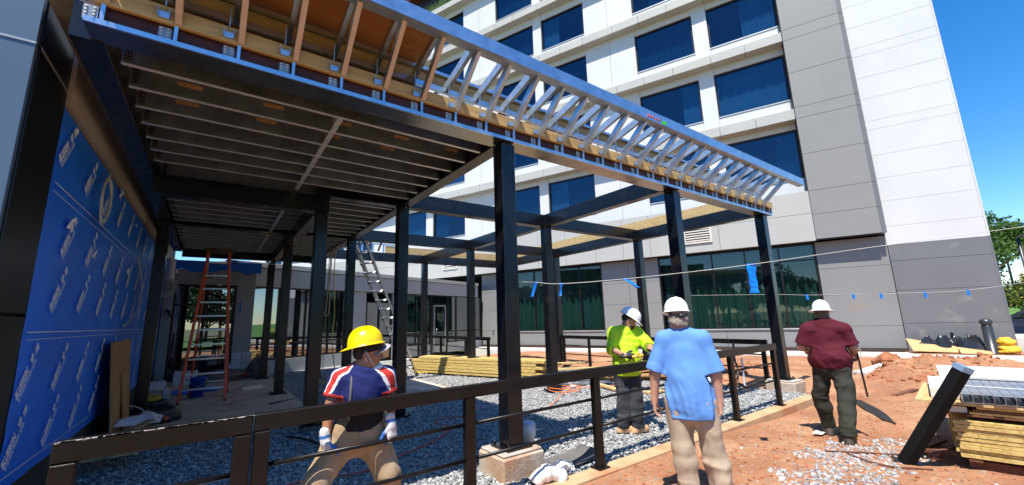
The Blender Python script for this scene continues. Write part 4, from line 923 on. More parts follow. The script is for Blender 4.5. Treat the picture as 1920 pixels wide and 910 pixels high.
# ------------------------------------------------------------------ lumber
LG = 'boards in the long yellow lumber stack'
ld = Vector((6.82+.55-5.57, 10.07-1.5-13.4, 0)); ld.normalize(); ln = Vector((-ld.y, ld.x, 0)); base = Vector((5.60, 13.35, 0)); rr = random.Random(5)
k = 0
for r in range(6):
    for c in range(3):
        off = rr.uniform(-.12, .12)+(.25 if r == 5 else 0); z = .03+r*.083; m = MB(); p = base+ld*off+ln*(c*.2+rr.uniform(-.015, .015))+Vector((0, 0, z+.04)); L_ = 5.0+rr.uniform(-.3, .2)
        m.bar(p, p+ld*L_+Vector((0, 0, rr.uniform(-.006, .006))), .185, .072, ch=.004)
        lab = {0: 'yellow board in the long lumber stack on the gravel, hidden among its fellows', 5: 'yellow board on the sunny top layer of the long lumber stack'}.get(r, 'yellow board in the long lumber stack on the gravel, hidden among its fellows')
        top('lumber_board', m, M['yellow_lumber'], lab, 'board', LG if r < 5 else 'boards on top of the yellow lumber stack'); k += 1
m = MB(); pts = [base+ld*.75+ln*-.13+Vector((0, 0, z)) for z in (.02,)]
cord('tie_rope', [base+ld*(.3+.5*t)+ln*(-.16-.18*math.sin(t*3.1))+Vector((0, 0, .02+.05*abs(math.sin(t*9)))) for t in [k/8 for k in range(9)]], .016, 'rope_yellow', 'yellow strap lying loose at the foot of the lumber stack', 'strap')
def board(p, q, w, h, mt, label, group=None, cat='board', name='loose_board'):
    m = MB(); m.bar(p, q, w, h, ch=.004); return top(name, m, M[mt], label, cat, group)
board((4.6, 9.2, .04), (7.1, 8.6, .04), .14, .04, 'pine', 'single pale board lying on the gravel in front of the lumber stack')
board((8.5, 11.6, .10), (10.6, 10.3, .10), .2, .06, 'pine', 'pale board lying on the gravel behind the middle black post')
board((8.2, 10.4, .06), (10.4, 9.0, .06), .2, .05, 'pine', 'pale board lying in front of the black far railing posts')
board((8.1, 9.8, .03), (9.4, 10.9, .05), .12, .05, 'pine', 'short pale board bridging two others on the far gravel')
board((7.3, 5.9, .03), (8.3, 8.9, .06), .13, .045, 'pine', 'long thin board pointing toward the kerb, left of the worker in yellow')
BG = 'planks in the low pile behind the worker in yellow'
for i, (x, y, z, a, L_, mt) in enumerate([(9.2, 7.2, .03, -.6, 2.6, 'pine'), (9.35, 7.4, .075, -.5, 2.4, 'yellow_lumber'), (9.1, 7.0, .12, -.68, 2.2, 'plyl'), (9.4, 7.5, .165, -.55, 2.5, 'pine'), (9.3, 7.1, .21, -.4, 2.0, 'plyl')]):
    d = Vector((math.cos(a), math.sin(a), 0)); c = Vector((x, y, z)); board(c-d*L_/2, c+d*L_/2, .28, .04, mt, 'plank in the low mixed pile behind the worker in the yellow green shirt', BG)
board((7.6, 5.7, .03), (8.6, 5.5, .05), .18, .04, 'pine', 'pale short plank on gravel beside the left hand of the man in blue')
board((9.0, 5.6, .05), (9.9, 5.4, .11), .25, .05, 'conc_pale', 'grey offcut slab on the gravel just right of the man in blue', cat='offcut', name='stone_offcut')
# blue faced sheets and channels on the gravel
SG = 'sheets and channels lying on the sunny gravel'
m = MB(); m.bar((6.75, 8.35, .11), (7.9, 7.55, .11), .42, .02); top('metal_sheet', m, M['galv_blue'], 'bluish metal sheet lying on top of channels on the sunny gravel', 'sheet', None)
for i in range(3):
    m = MB(); o_ = i*.1; m.bar((6.85+o_, 8.0-o_*.9, .03+i*.012), (7.95+o_, 7.3-o_*.7, .03+i*.012), .07, .05, ch=.004); top('metal_channel', m, M['galv'], 'dull metal channel under the bluish sheet on the gravel', 'channel', SG)
m = MB(); m.cyl((4.45, 8.05, .035), (4.72, 7.92, .035), .016); m.bar((4.40, 8.02, .035), (4.47, 8.12, .035), .03, .03); top('hammer', m, M['rust'], 'dark reddish hammer lying on the gravel beyond the shadow edge', 'tool')
PG = 'scraps of white paper on the gravel'
for x, y in ((4.3, 8.9), (7.1, 7.4), (2.2, 11.5), (2.5, 10.6), (7.0, 2.4)):
    V, F = blanket(x, x+.16, y, y+.12, .03 if y > 3 else -.05, .03, int(x*7), n=6, sc=9); top('paper_scrap', npmesh('paper_scrap', V, F, M['white_paint']), None, 'crumpled white paper scrap dropped on the ground', 'litter', PG)
V, F = blanket(7.15, 7.27, 2.05, 2.14, -.06, .03, 3, n=6, sc=9); top('paper_scrap', npmesh('paper_scrap', V, F, M['rope_yellow']), None, 'yellow scrap on the red dirt left of the man in maroon', 'litter')
# pickaxe leaning by the last post
t = empty('pickaxe', (9.35, 4.62, 0), 0, 'wooden handled pickaxe leaning on the railing near the far footing', 'tool')
m = MB(); m.tube(catmull([(9.2, 4.55, .16), (9.5, 4.65, .42), (9.62, 4.75, .62), (9.85, 4.85, .98)], 5), .022, 8); part(t, 'handle', m, M['bark'])
m = MB(); m.tube([(9.24, 4.30, .02), (9.2, 4.45, .14), (9.2, 4.6, .18), (9.24, 4.75, .12), (9.3, 4.85, .02)], [.012, .03, .036, .028, .016], 8); part(t, 'head', m, M['rust'])
t = empty('marking_stake', (9.95, 4.75, 0), 0, 'thin white stake standing beside the pickaxe', 'stake'); m = MB(); m.bbox((9.93, 4.74, -.05), (9.97, 4.77, .62), .004); part(t, 'shaft', m, M['white_paint'])

# ------------------------------------------------------------------ slab clutter on the left
t = empty('bucket', (-.12, 12.25, .1), 0, 'bright blue plastic bucket under the red step ladder', 'bucket')
m = MB(); m.lathe([(.125, .0), (.155, .40), (.165, .40), (.165, .43), (.15, .43), (.12, .02)], (-.12, 12.25, .1), 28); part(t, 'body', m, M['blue_bucket'])
m = MB(); m.tube(catmull([(-.29, 12.25, .5), (-.22, 12.1, .40), (-.12, 12.05, .35), (-.02, 12.1, .40), (.05, 12.25, .5)], 5), .004, 6); part(t, 'handle', m, M['alu'])
t = empty('tool_bag', (-.52, 9.45, .1), .3, 'black tool bag slumped on the slab near the leaning plywood', 'bag')
V, F = [], []
def lump(c, r, seed, n=20, flat=.6):
    th_ = np.linspace(0, np.pi, n//2+1); ph = np.linspace(0, 2*np.pi, n, endpoint=False); T, Pp = np.meshgrid(th_, ph, indexing='ij'); D = np.stack([np.sin(T)*np.cos(Pp), np.sin(T)*np.sin(Pp), np.cos(T)], -1).reshape(-1, 3)
    f = 1+.28*vnoise(D*1.7+seed, seed)+.14*vnoise(D*4+seed, seed+1); P = D*f[:, None]*np.array(r); P[:, 2] = np.maximum(P[:, 2], -flat*r[2]); P += np.array(c)
    I = np.arange(len(P)).reshape(n//2+1, n); F = np.stack([I[:-1], np.roll(I, -1, 1)[:-1], np.roll(I, -1, 1)[1:], I[1:]], -1).reshape(-1, 4); return P, F
V, F = lump((0, 0, .11), (.24, .15, .16), 4); link('body', npmesh('body', V, F, M['black_plastic']), t)
m = MB(); m.tube(catmull([(-.16, 0, .2), (-.08, -.02, .30), (.08, -.02, .30), (.16, 0, .2)], 5), .012, 6); link('handle', m.mesh('handle', M['black_plastic']), t)
m = MB(); m.bbox((-.03, -.175, .06), (.03, -.145, .12), .004); link('buckle', m.mesh('buckle', M['red_fg']), t)
t = empty('tool_tray', (-.85, 11.4, .1), 0, 'black tray of yellow tools on the slab behind the left post', 'tray')
m = MB(); m.lathe([(.25, 0), (.27, .12), (.29, .12), (.26, .02)], (-.85, 11.4, .1), 4+2); part(t, 'tray', m, M['black_plastic'])
V, F = lump((-.85, 11.4, .26), (.17, .12, .07), 9); part(t, 'tools', npmesh('tools', V, F, M['yellow_cloth']), None)
t = empty('paint_can', (-.70, 12.5, .1), 0, 'small pale can on the slab beside the crumpled blue sheet', 'can'); m = MB(); m.lathe([(.08, 0), (.08, .2), (.085, .205), (.075, .21)], (-.70, 12.5, .1), 18); part(t, 'body', m, M['box_white'])
V, F = blanket(-.6, .3, 12.9, 13.6, .12, .05, 6); top('blue_sheet', npmesh('blue_sheet', V, F, M['membrane']), None, 'crumpled blue sheet lying on the slab behind the ladder', 'sheet')
def carton(name, c, s, label, group, mt='box_white', rz=0.):
    t = empty(name, c, rz, label, 'box', group); m = MB(); m.bbox((-s[0]/2, -s[1]/2, 0), (s[0]/2, s[1]/2, s[2]), .006); link('carton', m.mesh('carton', M[mt]), t)
    m = MB(); m.box((-s[0]/2-.001, -.03, s[2]*.2), (s[0]/2+.001, .03, s[2]+.0015)); link('packing_tape', m.mesh('packing_tape', M['rope_tan']), t); return t
CGp = 'small white cartons stacked on the grey bundle'
for i in range(2):
    for j in range(3): carton('carton', (.72+i*.26, 15.4, .42+j*.152), (.245, .3, .15), ['white carton in the bottom row of the small stack right of the ladder', 'white carton in the middle row of the small stack right of the ladder', 'white carton in the top row of the small stack right of the ladder'][j], CGp)
carton('carton', (.52, 15.42, .42), (.16, .25, .14), 'lone low white carton just left of the carton stack', None)
carton('carton', (-1.02, 14.6, .1), (.36, .3, .20), 'pale carton on the floor against the blue wall corner', None, rz=.15); carton('carton', (-.45, 15.2, .1), (.5, .35, .36), 'larger pale blue carton behind the left leg of the red ladder', None, rz=-.1)
V, F = lump((.45, 15.2, .25), (.72, .3, .17), 12, 26); top('wrapped_bundle', npmesh('wrapped_bundle', V, F, M['box_grey']), None, 'long grey plastic wrapped bundle with red marks under the cartons', 'bundle')
V, F = lump((1.28, 15.3, .3), (.28, .25, .42), 15, 22); top('wrapped_bundle', npmesh('wrapped_bundle', V, F, M['box_grey']), None, 'upright crumpled grey bundle with red print at the slab end by the black posts', 'bundle')
m = MB(); m.bar((.75, 12.6, .13), (1.2, 12.9, .13), .05, .04, ch=.004); top('metal_offcut', m, M['alu'], 'short shiny metal offcut on the slab right of the ladder, upper one', 'offcut'); m = MB(); m.bar((.78, 12.4, .12), (1.25, 12.65, .12), .05, .03, ch=.004); top('metal_offcut', m, M['alu'], 'short shiny metal offcut on the slab right of the ladder, lower one', 'offcut')
m = MB(); m.bar((1.1, 9.9, .115), (1.35, 10.05, .115), .06, .025, ch=.004); m.cyl((1.35, 10.05, .115), (1.6, 10.2, .115), .008); top('hand_tool', m, M['dark_metal'], 'dark hand tool lying near the front corner of the slab', 'tool')
m = MB(); m.bar((-1.10, 8.55, .12), (-1.2, 8.75, 1.48), .02, 1.0, (0, 1, 0)); me_ = m
m = MB(); m.prism([(-1.03, 8.45, .02), (-1.03, 10.15, .02), (-1.16, 10.15, 1.50), (-1.16, 8.4, 1.48)], (.015, 0, .002)); top('plywood_sheet', m, M['plyl'], 'tan plywood sheet leaning upright on the blue wall behind the left post', 'plywood')
m = MB(); m.prism([(-.98, 9.2, .02), (-.98, 9.45, .02), (-1.10, 9.45, 1.0), (-1.10, 9.2, .98)], (.015, 0, .002)); top('wood_strip', m, M['plyl'], 'narrow wood strip leaning on the plywood sheet', 'board')
V, F = blanket(-1.1, -.55, 7.0, 7.7, .18, .12, 8); top('cardboard_scrap', npmesh('cardboard_scrap', V, F, M['cardboard']), None, 'bent tan cardboard scrap seen through the railing end panel', 'cardboard')
V, F = blanket(-1.1, -.5, 8.6, 9.2, .25, .10, 9); top('cardboard_scrap', npmesh('cardboard_scrap', V, F, M['box_white']), None, 'pale torn scraps heaped at the foot of the blue wall', 'scrap')
m = MB(); m.bar((-1.0, 7.9, .2), (-.6, 8.4, .33), .12, .02); top('cardboard_scrap', m, M['cardboard'], 'narrow cardboard strip sticking up from the scrap heap', 'cardboard')
m = MB(); m.lathe([(.10, 0), (.10, .55), (.115, .55), (.115, .6)], (-1.05, 14.9, 3.0), 18); top('duct_pipe', m, M['box_white'], 'white pipe stub hanging under the roof edge at the dark corner', 'pipe')
# ropes from the roof edge
for k, (x, y, mt, lab) in enumerate([(2.78, 13.1, 'rope_tan', 'tan rope loop hanging from the roof edge beside the yellow one'), (2.86, 12.9, 'rope_yellow', 'yellow rope hanging from the roof edge down to the gravel')]):
    if k == 0: pts = [(x, y, 3.86), (x-.02, y, 3), (x-.06, y, 2.2), (x-.1, y, 1.95), (x-.02, y, 1.9), (x+.02, y, 2.1), (x+.02, y, 3), (x+.03, y, 3.86)]
    else: pts = [(x, y, 3.86), (x, y+.02, 3), (x+.05, y, 2.0), (x+.03, y, 1.2), (x+.12, y, .5), (x+.2, y-.1, .06), (x-.1, y-.2, .04), (x-.3, y, .04), (x-.05, y+.15, .04), (x+.3, y, .04), (x+.1, y-.3, .04)]
    cord('rope', pts, .014, mt, lab, 'rope', 'ropes hanging from the roof edge')
cord('rope', [(2.74, 13.1, 3.86), (2.73, 13.1, 2.4), (2.72, 13.08, 1.2), (2.72, 13.1, .02)], .010, 'rope_tan', 'straight thin rope hanging left of the yellow rope', 'rope', 'ropes hanging from the roof edge')

# ------------------------------------------------------------------ strings with blue tape
S1 = [(2.74, 4.14, 2.09), (2.98, 3.88, 2.09), (3.19, 3.87, 2.09), (3.45, 3.69, 2.065), (4.07, 3.22, 2.1), (4.74, 2.71, 2.165), (5.31, 2.28, 2.23), (6.3, 1.52, 2.37), (7.98, .23, 2.59), (10.2, -1.5, 2.88)]
cord('guide_string', S1, .0032, 'cable_white', 'pale string stretched from the near post up to the right border', 'string', n=5)
S2 = [(11.0, 7.2, 2.2), (12.06, 4.85, 2.10), (12.38, 4.07, 2.04), (12.74, 3.21, 2.01), (13.22, 2.02, 1.98), (13.49, 1.38, 1.99), (13.9, .4, 2.12), (14.6, -1.2, 2.3)]
cord('guide_string', S2, .003, 'cable_white', 'thin low string in front of the slate tower wall', 'string', n=5)
def tape(p, w, L_, lean, label, group, tw=.3):
    m = MB(); V = []; n = 7; p = Vector(p); side = Vector((.8, -.6, 0))
    for k in range(n):
        t = k/(n-1); ww = w*(1-.25*t)*(.8+.4*abs(math.sin(k*1.3))); a = tw*math.sin(t*4); s = Vector((side.x*math.cos(a)-side.y*math.sin(a), side.x*math.sin(a)+side.y*math.cos(a), 0)); c = p+side*lean*t*L_+Vector((0, 0, .012-L_*t*(1-abs(lean)*.3)))
        V += [c-s*ww/2, c+s*ww/2]
    V += [v+Vector((.002, .003, 0)) for v in V]
    N_ = 2*n; F = []
    for k in range(n-1): F += [(2*k, 2*k+1, 2*k+3, 2*k+2), (N_+2*k, N_+2*k+2, N_+2*k+3, N_+2*k+1), (2*k, 2*k+2, N_+2*k+2, N_+2*k), (2*k+1, N_+2*k+1, N_+2*k+3, 2*k+3)]
    m.add([v[:] for v in V], F); return top('tape_flag', m, M['blue_tape'], label, 'tape flag', group)
T1 = 'blue tape flags on the upper string'
tape(S1[2], .045, .2, -.28, 'blue tape flag nearest the first post on the upper string, hanging leftward', T1); tape(S1[3], .04, .17, -.15, 'narrow blue tape flag right of the middle black post', T1, .9)
tape(S1[4], .06, .17, .9, 'blue tape flag slanting right above the worker in yellow', T1); tape(S1[6], .12, .36, .0, 'largest blue tape flag, hanging straight before the big dark window', T1)
T2 = 'small blue tape flags on the low string'
for p, l in ((S2[2], 'small blue tape flag just above the hat of the man in maroon'), (S2[3], 'small blue tape flag over the slate wall, first right of the window'), ((12.93, 2.73, 1.995), 'small blue tape flag left of the slate wall seam'), (S2[4], 'small blue tape flag right of the slate wall seam'), (S2[5], 'small blue tape flag farthest right on the low string')): tape(p, .085, .13, .05, l, T2)

# ------------------------------------------------------------------ pallet stack of metal studs and timber on the right
STK = Vector((6.70, 1.01, -.10)); ax = Vector((.17, -1, 0)).normalized(); ay = Vector((1, .17, 0)).normalized()
def sp(a, b, z): return STK+ax*a+ay*b+Vector((0, 0, z))
TGp = 'yellow edged boards in the stack at the right'
m = MB()
for k in range(3):
    m.bar(sp(.05, .1+k*.7, .06), sp(2.2, .1+k*.7, .06), .1, .12, ch=.004)
for k in range(6): m.bar(sp(.1+k*.4, -.02, .13), sp(.1+k*.4, 1.7, .13), .1, .02)
top('pallet', m, M['rust'], 'low dark pallet under the stack of yellow edged boards', 'pallet')
rr = random.Random(9)
for k in range(9):
    m = MB(); z = .155+k*.042; o_ = rr.uniform(-.03, .03); a = sp(o_-.01, -.02+rr.uniform(-.02, .02), 0); 
    m.prism([sp(o_, rr.uniform(-.02, .02), z), sp(2.4+o_, rr.uniform(-.02, .02), z), sp(2.4+o_, 1.6, z), sp(o_, 1.6, z)], (0, 0, .036)); top('timber_sheet', m, M['yellow_lumber'], 'yellow edged timber sheet in the lower part of the stack at the right', 'board', TGp)
for k in range(4):
    m = MB(); z = .57+k*.028
    m.prism([sp(.10+k*.03, .04, z), sp(2.4, .04, z), sp(2.4, 1.5, z), sp(.1+k*.03, 1.5, z)], (0, 0, .022)); top('timber_sheet', m, M['yellow_lumber'] if k % 2 else M['rust'], 'thin dark sheet between the yellow boards and the metal studs', 'board', 'thin sheets in the stack at the right')
m = MB(); m.prism([sp(-.28, .0, .685), sp(2.4, .0, .685), sp(2.4, 1.5, .685), sp(-.2, 1.5, .685)], (0, 0, .03)); top('timber_sheet', m, M['pine'], 'projecting pine board directly under the bundle of metal studs', 'board')
m = MB(); m.prism([sp(-.16, .08, .60), sp(.12, .08, .60), sp(.12, .9, .60), sp(-.16, .9, .60)], (0, 0, .06)); top('spacer_block', m, M['white_paint'], 'white spacer block poking out left of the stack', 'block')
m = MB(); m.prism([sp(-.14, .2, .722), sp(.1, .2, .722), sp(.1, 1.4, .722), sp(-.14, 1.4, .722)], (0, 0, .10)); top('spacer_block', m, M['conc_pale'], 'pale grey block left of the metal studs on the stack', 'block')
MG = 'galvanised studs bundled on the stack'
def stud(k, lay):
    m = MB(); a0 = .10+k*.076; z = .722+lay*.098; h = .092; w = .072; y0 = -.03+.012*((k*7+lay*3) % 3); y1 = 2.7; t = .003
    for a, b, c, d in ((0, w, 0, t), (0, w, h-t, h), (0, t, t, h-t), (w-.014, w-t, t*1.2, h*.16) if False else (w-t, w, t, .018), (w-t, w, h-.018, h-t)):
        m.prism([sp(a0+a, y0, z+c), sp(a0+b, y0, z+c), sp(a0+b, y1, z+c), sp(a0+a, y1, z+c)], (0, 0, d-c))
    m.prism([sp(a0+t, y0+.35, z+t), sp(a0+w-t, y0+.35, z+t), sp(a0+w-t, y0+.355, z+t), sp(a0+t, y0+.355, z+t)], (0, 0, h-2*t))
    top('metal_stud', m, [M['galv']], 'galvanised stud in the bundle on the timber stack, open end toward the viewer', 'stud', MG)
for k in range(16): stud(k, 0)
m = MB(); m.prism([sp(.05, .6, .817), sp(1.4, .6, .817), sp(1.4, .63, .817), sp(.05, .63, .817)], (0, 0, .003)); m.prism([sp(.085, .6, .722), sp(.088, .6, .722), sp(.088, .63, .722), sp(.085, .63, .722)], (0, 0, .1)); top('steel_band', m, M['white_paint'], 'pale strap across the bundle of metal studs', 'strap')
m = MB(); m.prism([sp(-.02, 1.3, .822), sp(1.4, 1.3, .822), sp(1.4, 2.75, .822), sp(-.02, 2.75, .822)], (0, 0, .02)); top('foam_board', m, M['white_panel'], 'bright white board lying on the far end of the metal studs', 'board')
# leaning black steel beam
t = empty('steel_offcut', (6.48, 1.42, -.08), 0, 'black steel channel with pale cut end leaning on the stack at the right', 'beam')
a = Vector((6.42, 1.43, -.06)); b = Vector((6.47, .84, .98)); sdw = Vector((.55, -.75, .0)); m = MB(); m.bar(a, b, .10, .125, Vector((.6, .62, .1)), ch=.006); part(t, 'channel', m, M['matte_black'])
d = (b-a).normalized(); m = MB(); m.bar(b+d*.002, b+d*.06, .105, .13, Vector((.6, .62, .1)), ch=.004); part(t, 'cut_end', m, mat('pale blue wrap', (.20, .30, .42), .45)); m = MB(); m.bar(a-d*.02, a-d*.002, .18, .18, Vector((.6, .62, .1))); part(t, 'end_plate', m, M['dark_metal'])
t = empty('stump_frame', (7.0, 1.35, -.1), 0, 'tangle of dark rusty angle irons on the dirt behind the leaning channel', 'scrap')
for p, q in (((6.6, 1.25, .02), (7.4, 1.05, .06)), ((6.75, 1.4, .0), (7.5, 1.25, .02)), ((7.2, 1.5, -.02), (7.35, 1.0, .0)), ((6.8, 1.5, .0), (6.9, 1.1, .04))):
    m = MB(); m.bar(p, q, .05, .03); part(t, 'angle_iron', m, M['rust'])
RB = 'rusty bars lying on the red dirt'
cord('rusty_bar', [(x, y, dh(x, y)+.016) for x, y in ((6.05, 2.06), (6.4, 1.8), (6.65, 1.63), (6.9, 1.47), (7.2, 1.25))], .010, 'rust', 'straight rusty bar on the dirt pointing at the leaning channel', 'bar', RB)
cord('rusty_bar', [(x, y, dh(x, y)+.016) for x, y in ((6.2, 1.88), (6.02, 1.65), (6.05, 1.45), (6.2, 1.32), (6.35, 1.2))], .010, 'rust', 'curved rusty bar on the dirt in front of the leaning channel', 'bar', RB)
m = MB(); V = []; pts = catmull([(x, y, dh(x, y)+.012) for x, y in ((10.5, 2.88), (10.0, 2.66), (9.7, 2.48), (9.4, 2.3), (9.1, 2.14), (8.82, 1.99))], 5)
for i, p in enumerate(pts):
    t_ = i/(len(pts)-1); w = .10*math.sin(math.pi*min(1, .12+t_*.9))+.01; V.append((p, w))
for (p, w), (q, w2) in zip(V, V[1:]):
    s = Vector((-.4, .9, 0)); m.prism([p-s*w, q-s*w2, q+s*w2, p+s*w], (0, 0, .012))
top('black_strip', m, M['cable_black'], 'black tapered strip on the dirt behind the man in maroon', 'strip')  # flat black tapered shape laid on the dirt
m = MB(); m.bar((11.4, 2.5, dh(11.4, 2.5)+.01), (12.4, 2.35, dh(12.4, 2.35)+.01), .1, .03); top('wood_strip', m, M['rust'], 'dark strip half buried in the dirt before the clay mound', 'strip')
t = empty('garden_tool', (9.2, 1.4, 0), 0, 'green and yellow handled tool lying on the dirt left of the leaning channel', 'tool'); m = MB(); m.cyl((8.45, 1.30, .02), (8.7, 1.22, .03), .022); part(t, 'grip', m, M['rope_yellow']); m = MB(); m.cyl((8.7, 1.22, .03), (9.2, 1.06, .06), .02); part(t, 'shaft', m, mat('green plastic', (.02, .22, .08), .4))
m = MB(); m.prism([(8.9, 1.25, .03), (9.6, .95, .03), (9.9, 1.25, .05), (9.3, 1.4, .05)], (0, 0, .012)); top('white_card', m, M['white_paint'], 'white card on the dirt behind the leaning channel', 'card')
m = MB(); m.cyl((9.2, 1.38, .1), (10.2, .95, .2), .02); top('red_bar', m, M['red_fg'], 'red bar lying across the white card', 'bar')
m = MB(); m.bar((13.6, 3.6, dh(13.6, 3.6)+.02), (14.8, 3.3, dh(14.8, 3.3)+.03), .3, .07, ch=.01); top('loose_board', m, M['conc_pale'], 'flat grey tan plank lying in dirt near the pavement, left of the clay rock', 'board')
V, F = lump((15.2, 3.35, .18), (.42, .3, .24), 21, 26); top('clay_rock', npmesh('clay_rock', V, F, M['clod'], smooth=False), None, 'largest red clay rock at the left end of the mound', 'rock')

# ------------------------------------------------------------------ things by the tower foot
def fl(x, y, z): p = hw(x, y, z); return (p.x, p.y, z)
m = MB(); m.prism([fl(4.22, 20.6, .52), fl(5.50, 20.5, .24), fl(5.52, 20.2, .07), fl(4.28, 20.2, .11)], (0, 0, .02)); top('cardboard_sheet', m, M['cardboard'], 'large tan cardboard sheet leaning low on the slate tower wall', 'cardboard')
m = MB(); m.prism([fl(5.45, 20.3, .24), fl(6.15, 20.1, .12), fl(6.1, 19.8, .05), fl(5.4, 19.95, .07)], (0, 0, .02)); top('cardboard_sheet', m, M['cardboard'], 'smaller tan cardboard sheet beside the black bollard foot', 'cardboard')
P_, F = blanket(0, 1.8, 0, .55, .12, .56, 14, n=44, sc=3.4); P_ = np.array([fl(4.5+x, 20.35+y, z) for x, y, z in P_]); top('plastic_sheeting', npmesh('plastic_sheeting', P_, F, M['tarp_black']), None, 'heap of crumpled black plastic sheeting along the slate tower wall', 'sheeting')
b = hw(6.25, 20.3, .03); BOL = empty('bollard', (b.x, b.y, .03), 0, 'dark grey round bollard with domed cap in front of the tower corner', 'bollard')
m = MB(); m.lathe([(.17, 0), (.17, .05), (.135, .06), (.135, .92), (.12, .95)], (0, 0, 0), 28); link('shaft', m.mesh('shaft', M['dark_metal']), BOL)
m = MB(); m.lathe([(.115, .95), (.115, .99), (.155, 1.0), (.16, 1.05), (.145, 1.11), (.10, 1.155), (.04, 1.18), (.001, 1.185)], (0, 0, 0), 28); link('cap', m.mesh('cap', M['dark_metal']), BOL)
for i, (x, y, z, r, s) in enumerate([(6.62, 20.3, .18, (.32, .26, .16), 3), (6.68, 20.5, .42, (.25, .22, .18), 5)]):
    V, F = lump(fl(x, y, z), r, s, 26); top('yellow_fabric', npmesh('yellow_fabric', V, F, M['yellow_cloth']), None, ['lower fold of yellow fabric heaped right of the bollard', 'upper fold of yellow fabric heaped right of the bollard'][i], 'fabric')
m = MB(); m.prism([fl(7.2, 21.5, -.1), fl(13, 20.4, -.1), fl(13, 22.4, -.1), fl(7.2, 24.5, -.1)], (0, 0, .6)); m.prism([fl(7.22, 21.6, .504), fl(12.9, 20.55, .504), fl(12.9, 20.8, .504), fl(7.22, 21.85, .504)], (0, 0, .06)); top('planter_wall', m, M['conc_pale'], 'low pale concrete planter wall at the right border beyond the tower', 'planter')
rr = random.Random(4); Vv = []; Ff = []
for k in range(240):
    x = 8.4+rr.random()*2.6; p = Vector(fl(x, 21.9+rr.random()*.5, .5)); h_ = rr.uniform(.3, .75); w = Vector((.03, .01, 0)); q = p+Vector((rr.uniform(-.1, .1), rr.uniform(-.1, .1), h_)); n0 = len(Vv); Vv += [p-w, p+w, q]; Ff.append((n0, n0+1, n0+2, n0+2))
FL = empty('flower_clump', fl(9.6, 22.1, .5), 0, 'yellow flowers growing in the planter at the right border', 'flowers')
part(FL, 'leaves', npmesh('leaves', [v[:] for v in Vv], np.array(Ff)[:, :3], M['leaf'], smooth=False), None)
m = MB()
for k in range(16): p = Vector(fl(8.5+rr.random()*2.4, 22+rr.random()*.4, 1.1+rr.random()*.25)); m.lathe([(.0, -.03), (.07, 0), (.05, .06), (.0, .05)], p, 7)
part(FL, 'blossom', m, mat('yellow petals', (.85, .62, .02), .6))
# parked car and street lamps far right
CAR = empty('parked_car', (31.5, .95, -.05), R_(95), 'dark blue parked car seen over the planter at the right border', 'car')
def cp(n_, mb, mt): return link(n_, mb.mesh(n_, mt), CAR)
prof = [(-2.2, .35), (-2.25, .75), (-2.1, .98), (-1.3, 1.02), (-.75, 1.45), (.55, 1.48), (1.25, 1.02), (2.1, .9), (2.25, .7), (2.2, .35)]
m = MB(); m.prism([(x, -.88, z) for x, z in prof], (0, 1.76, 0)); cp('body', m, M['paint_car'])
for s in (-1, 1):
    m = MB(); m.prism([(-1.15, s*.883, 1.03), (-.72, s*.883, 1.38), (.5, s*.883, 1.41), (1.05, s*.883, 1.03)], (0, s*.006, 0)); cp('side_window', m, M['glass_low'])
    for x in (-1.35, 1.4):
        m = MB(); m.cyl((x, s*.70, .33), (x, s*.90, .33), .33, n=20); w = cp('wheel', m, M['black_plastic']); m = MB(); m.cyl((x, s*.901, .33), (x, s*.915, .33), .2, n=14); link('rim', m.mesh('rim', M['alu']), w)
    m = MB(); m.bbox((2.15, s*.55-.2, .68), (2.262, s*.55+.2, .82), .02); cp('headlight', m, M['white_paint'])
for i, (x, y, z0, h_) in enumerate([(36, 1.35, 0, 5.3), (56, 3.0, .8, 8.3)]):
    t = empty('street_lamp', (x, y, z0), 0, ['dark street lamp standing among the trees at the right border', 'far street lamp whose arm shows above the tall loose tree'][i], 'lamp', 'street lamps at the right')
    m = MB(); m.cyl((0, 0, 0), (0, 0, h_), .09, .06, n=10); link('pole', m.mesh('pole', M['dark_metal']), t); m = MB(); m.bar((-.1, 0, h_), (-.1, -.9, h_+.08), .3, .12, ch=.02); link('lamp_head', m.mesh('lamp_head', M['dark_metal']), t)
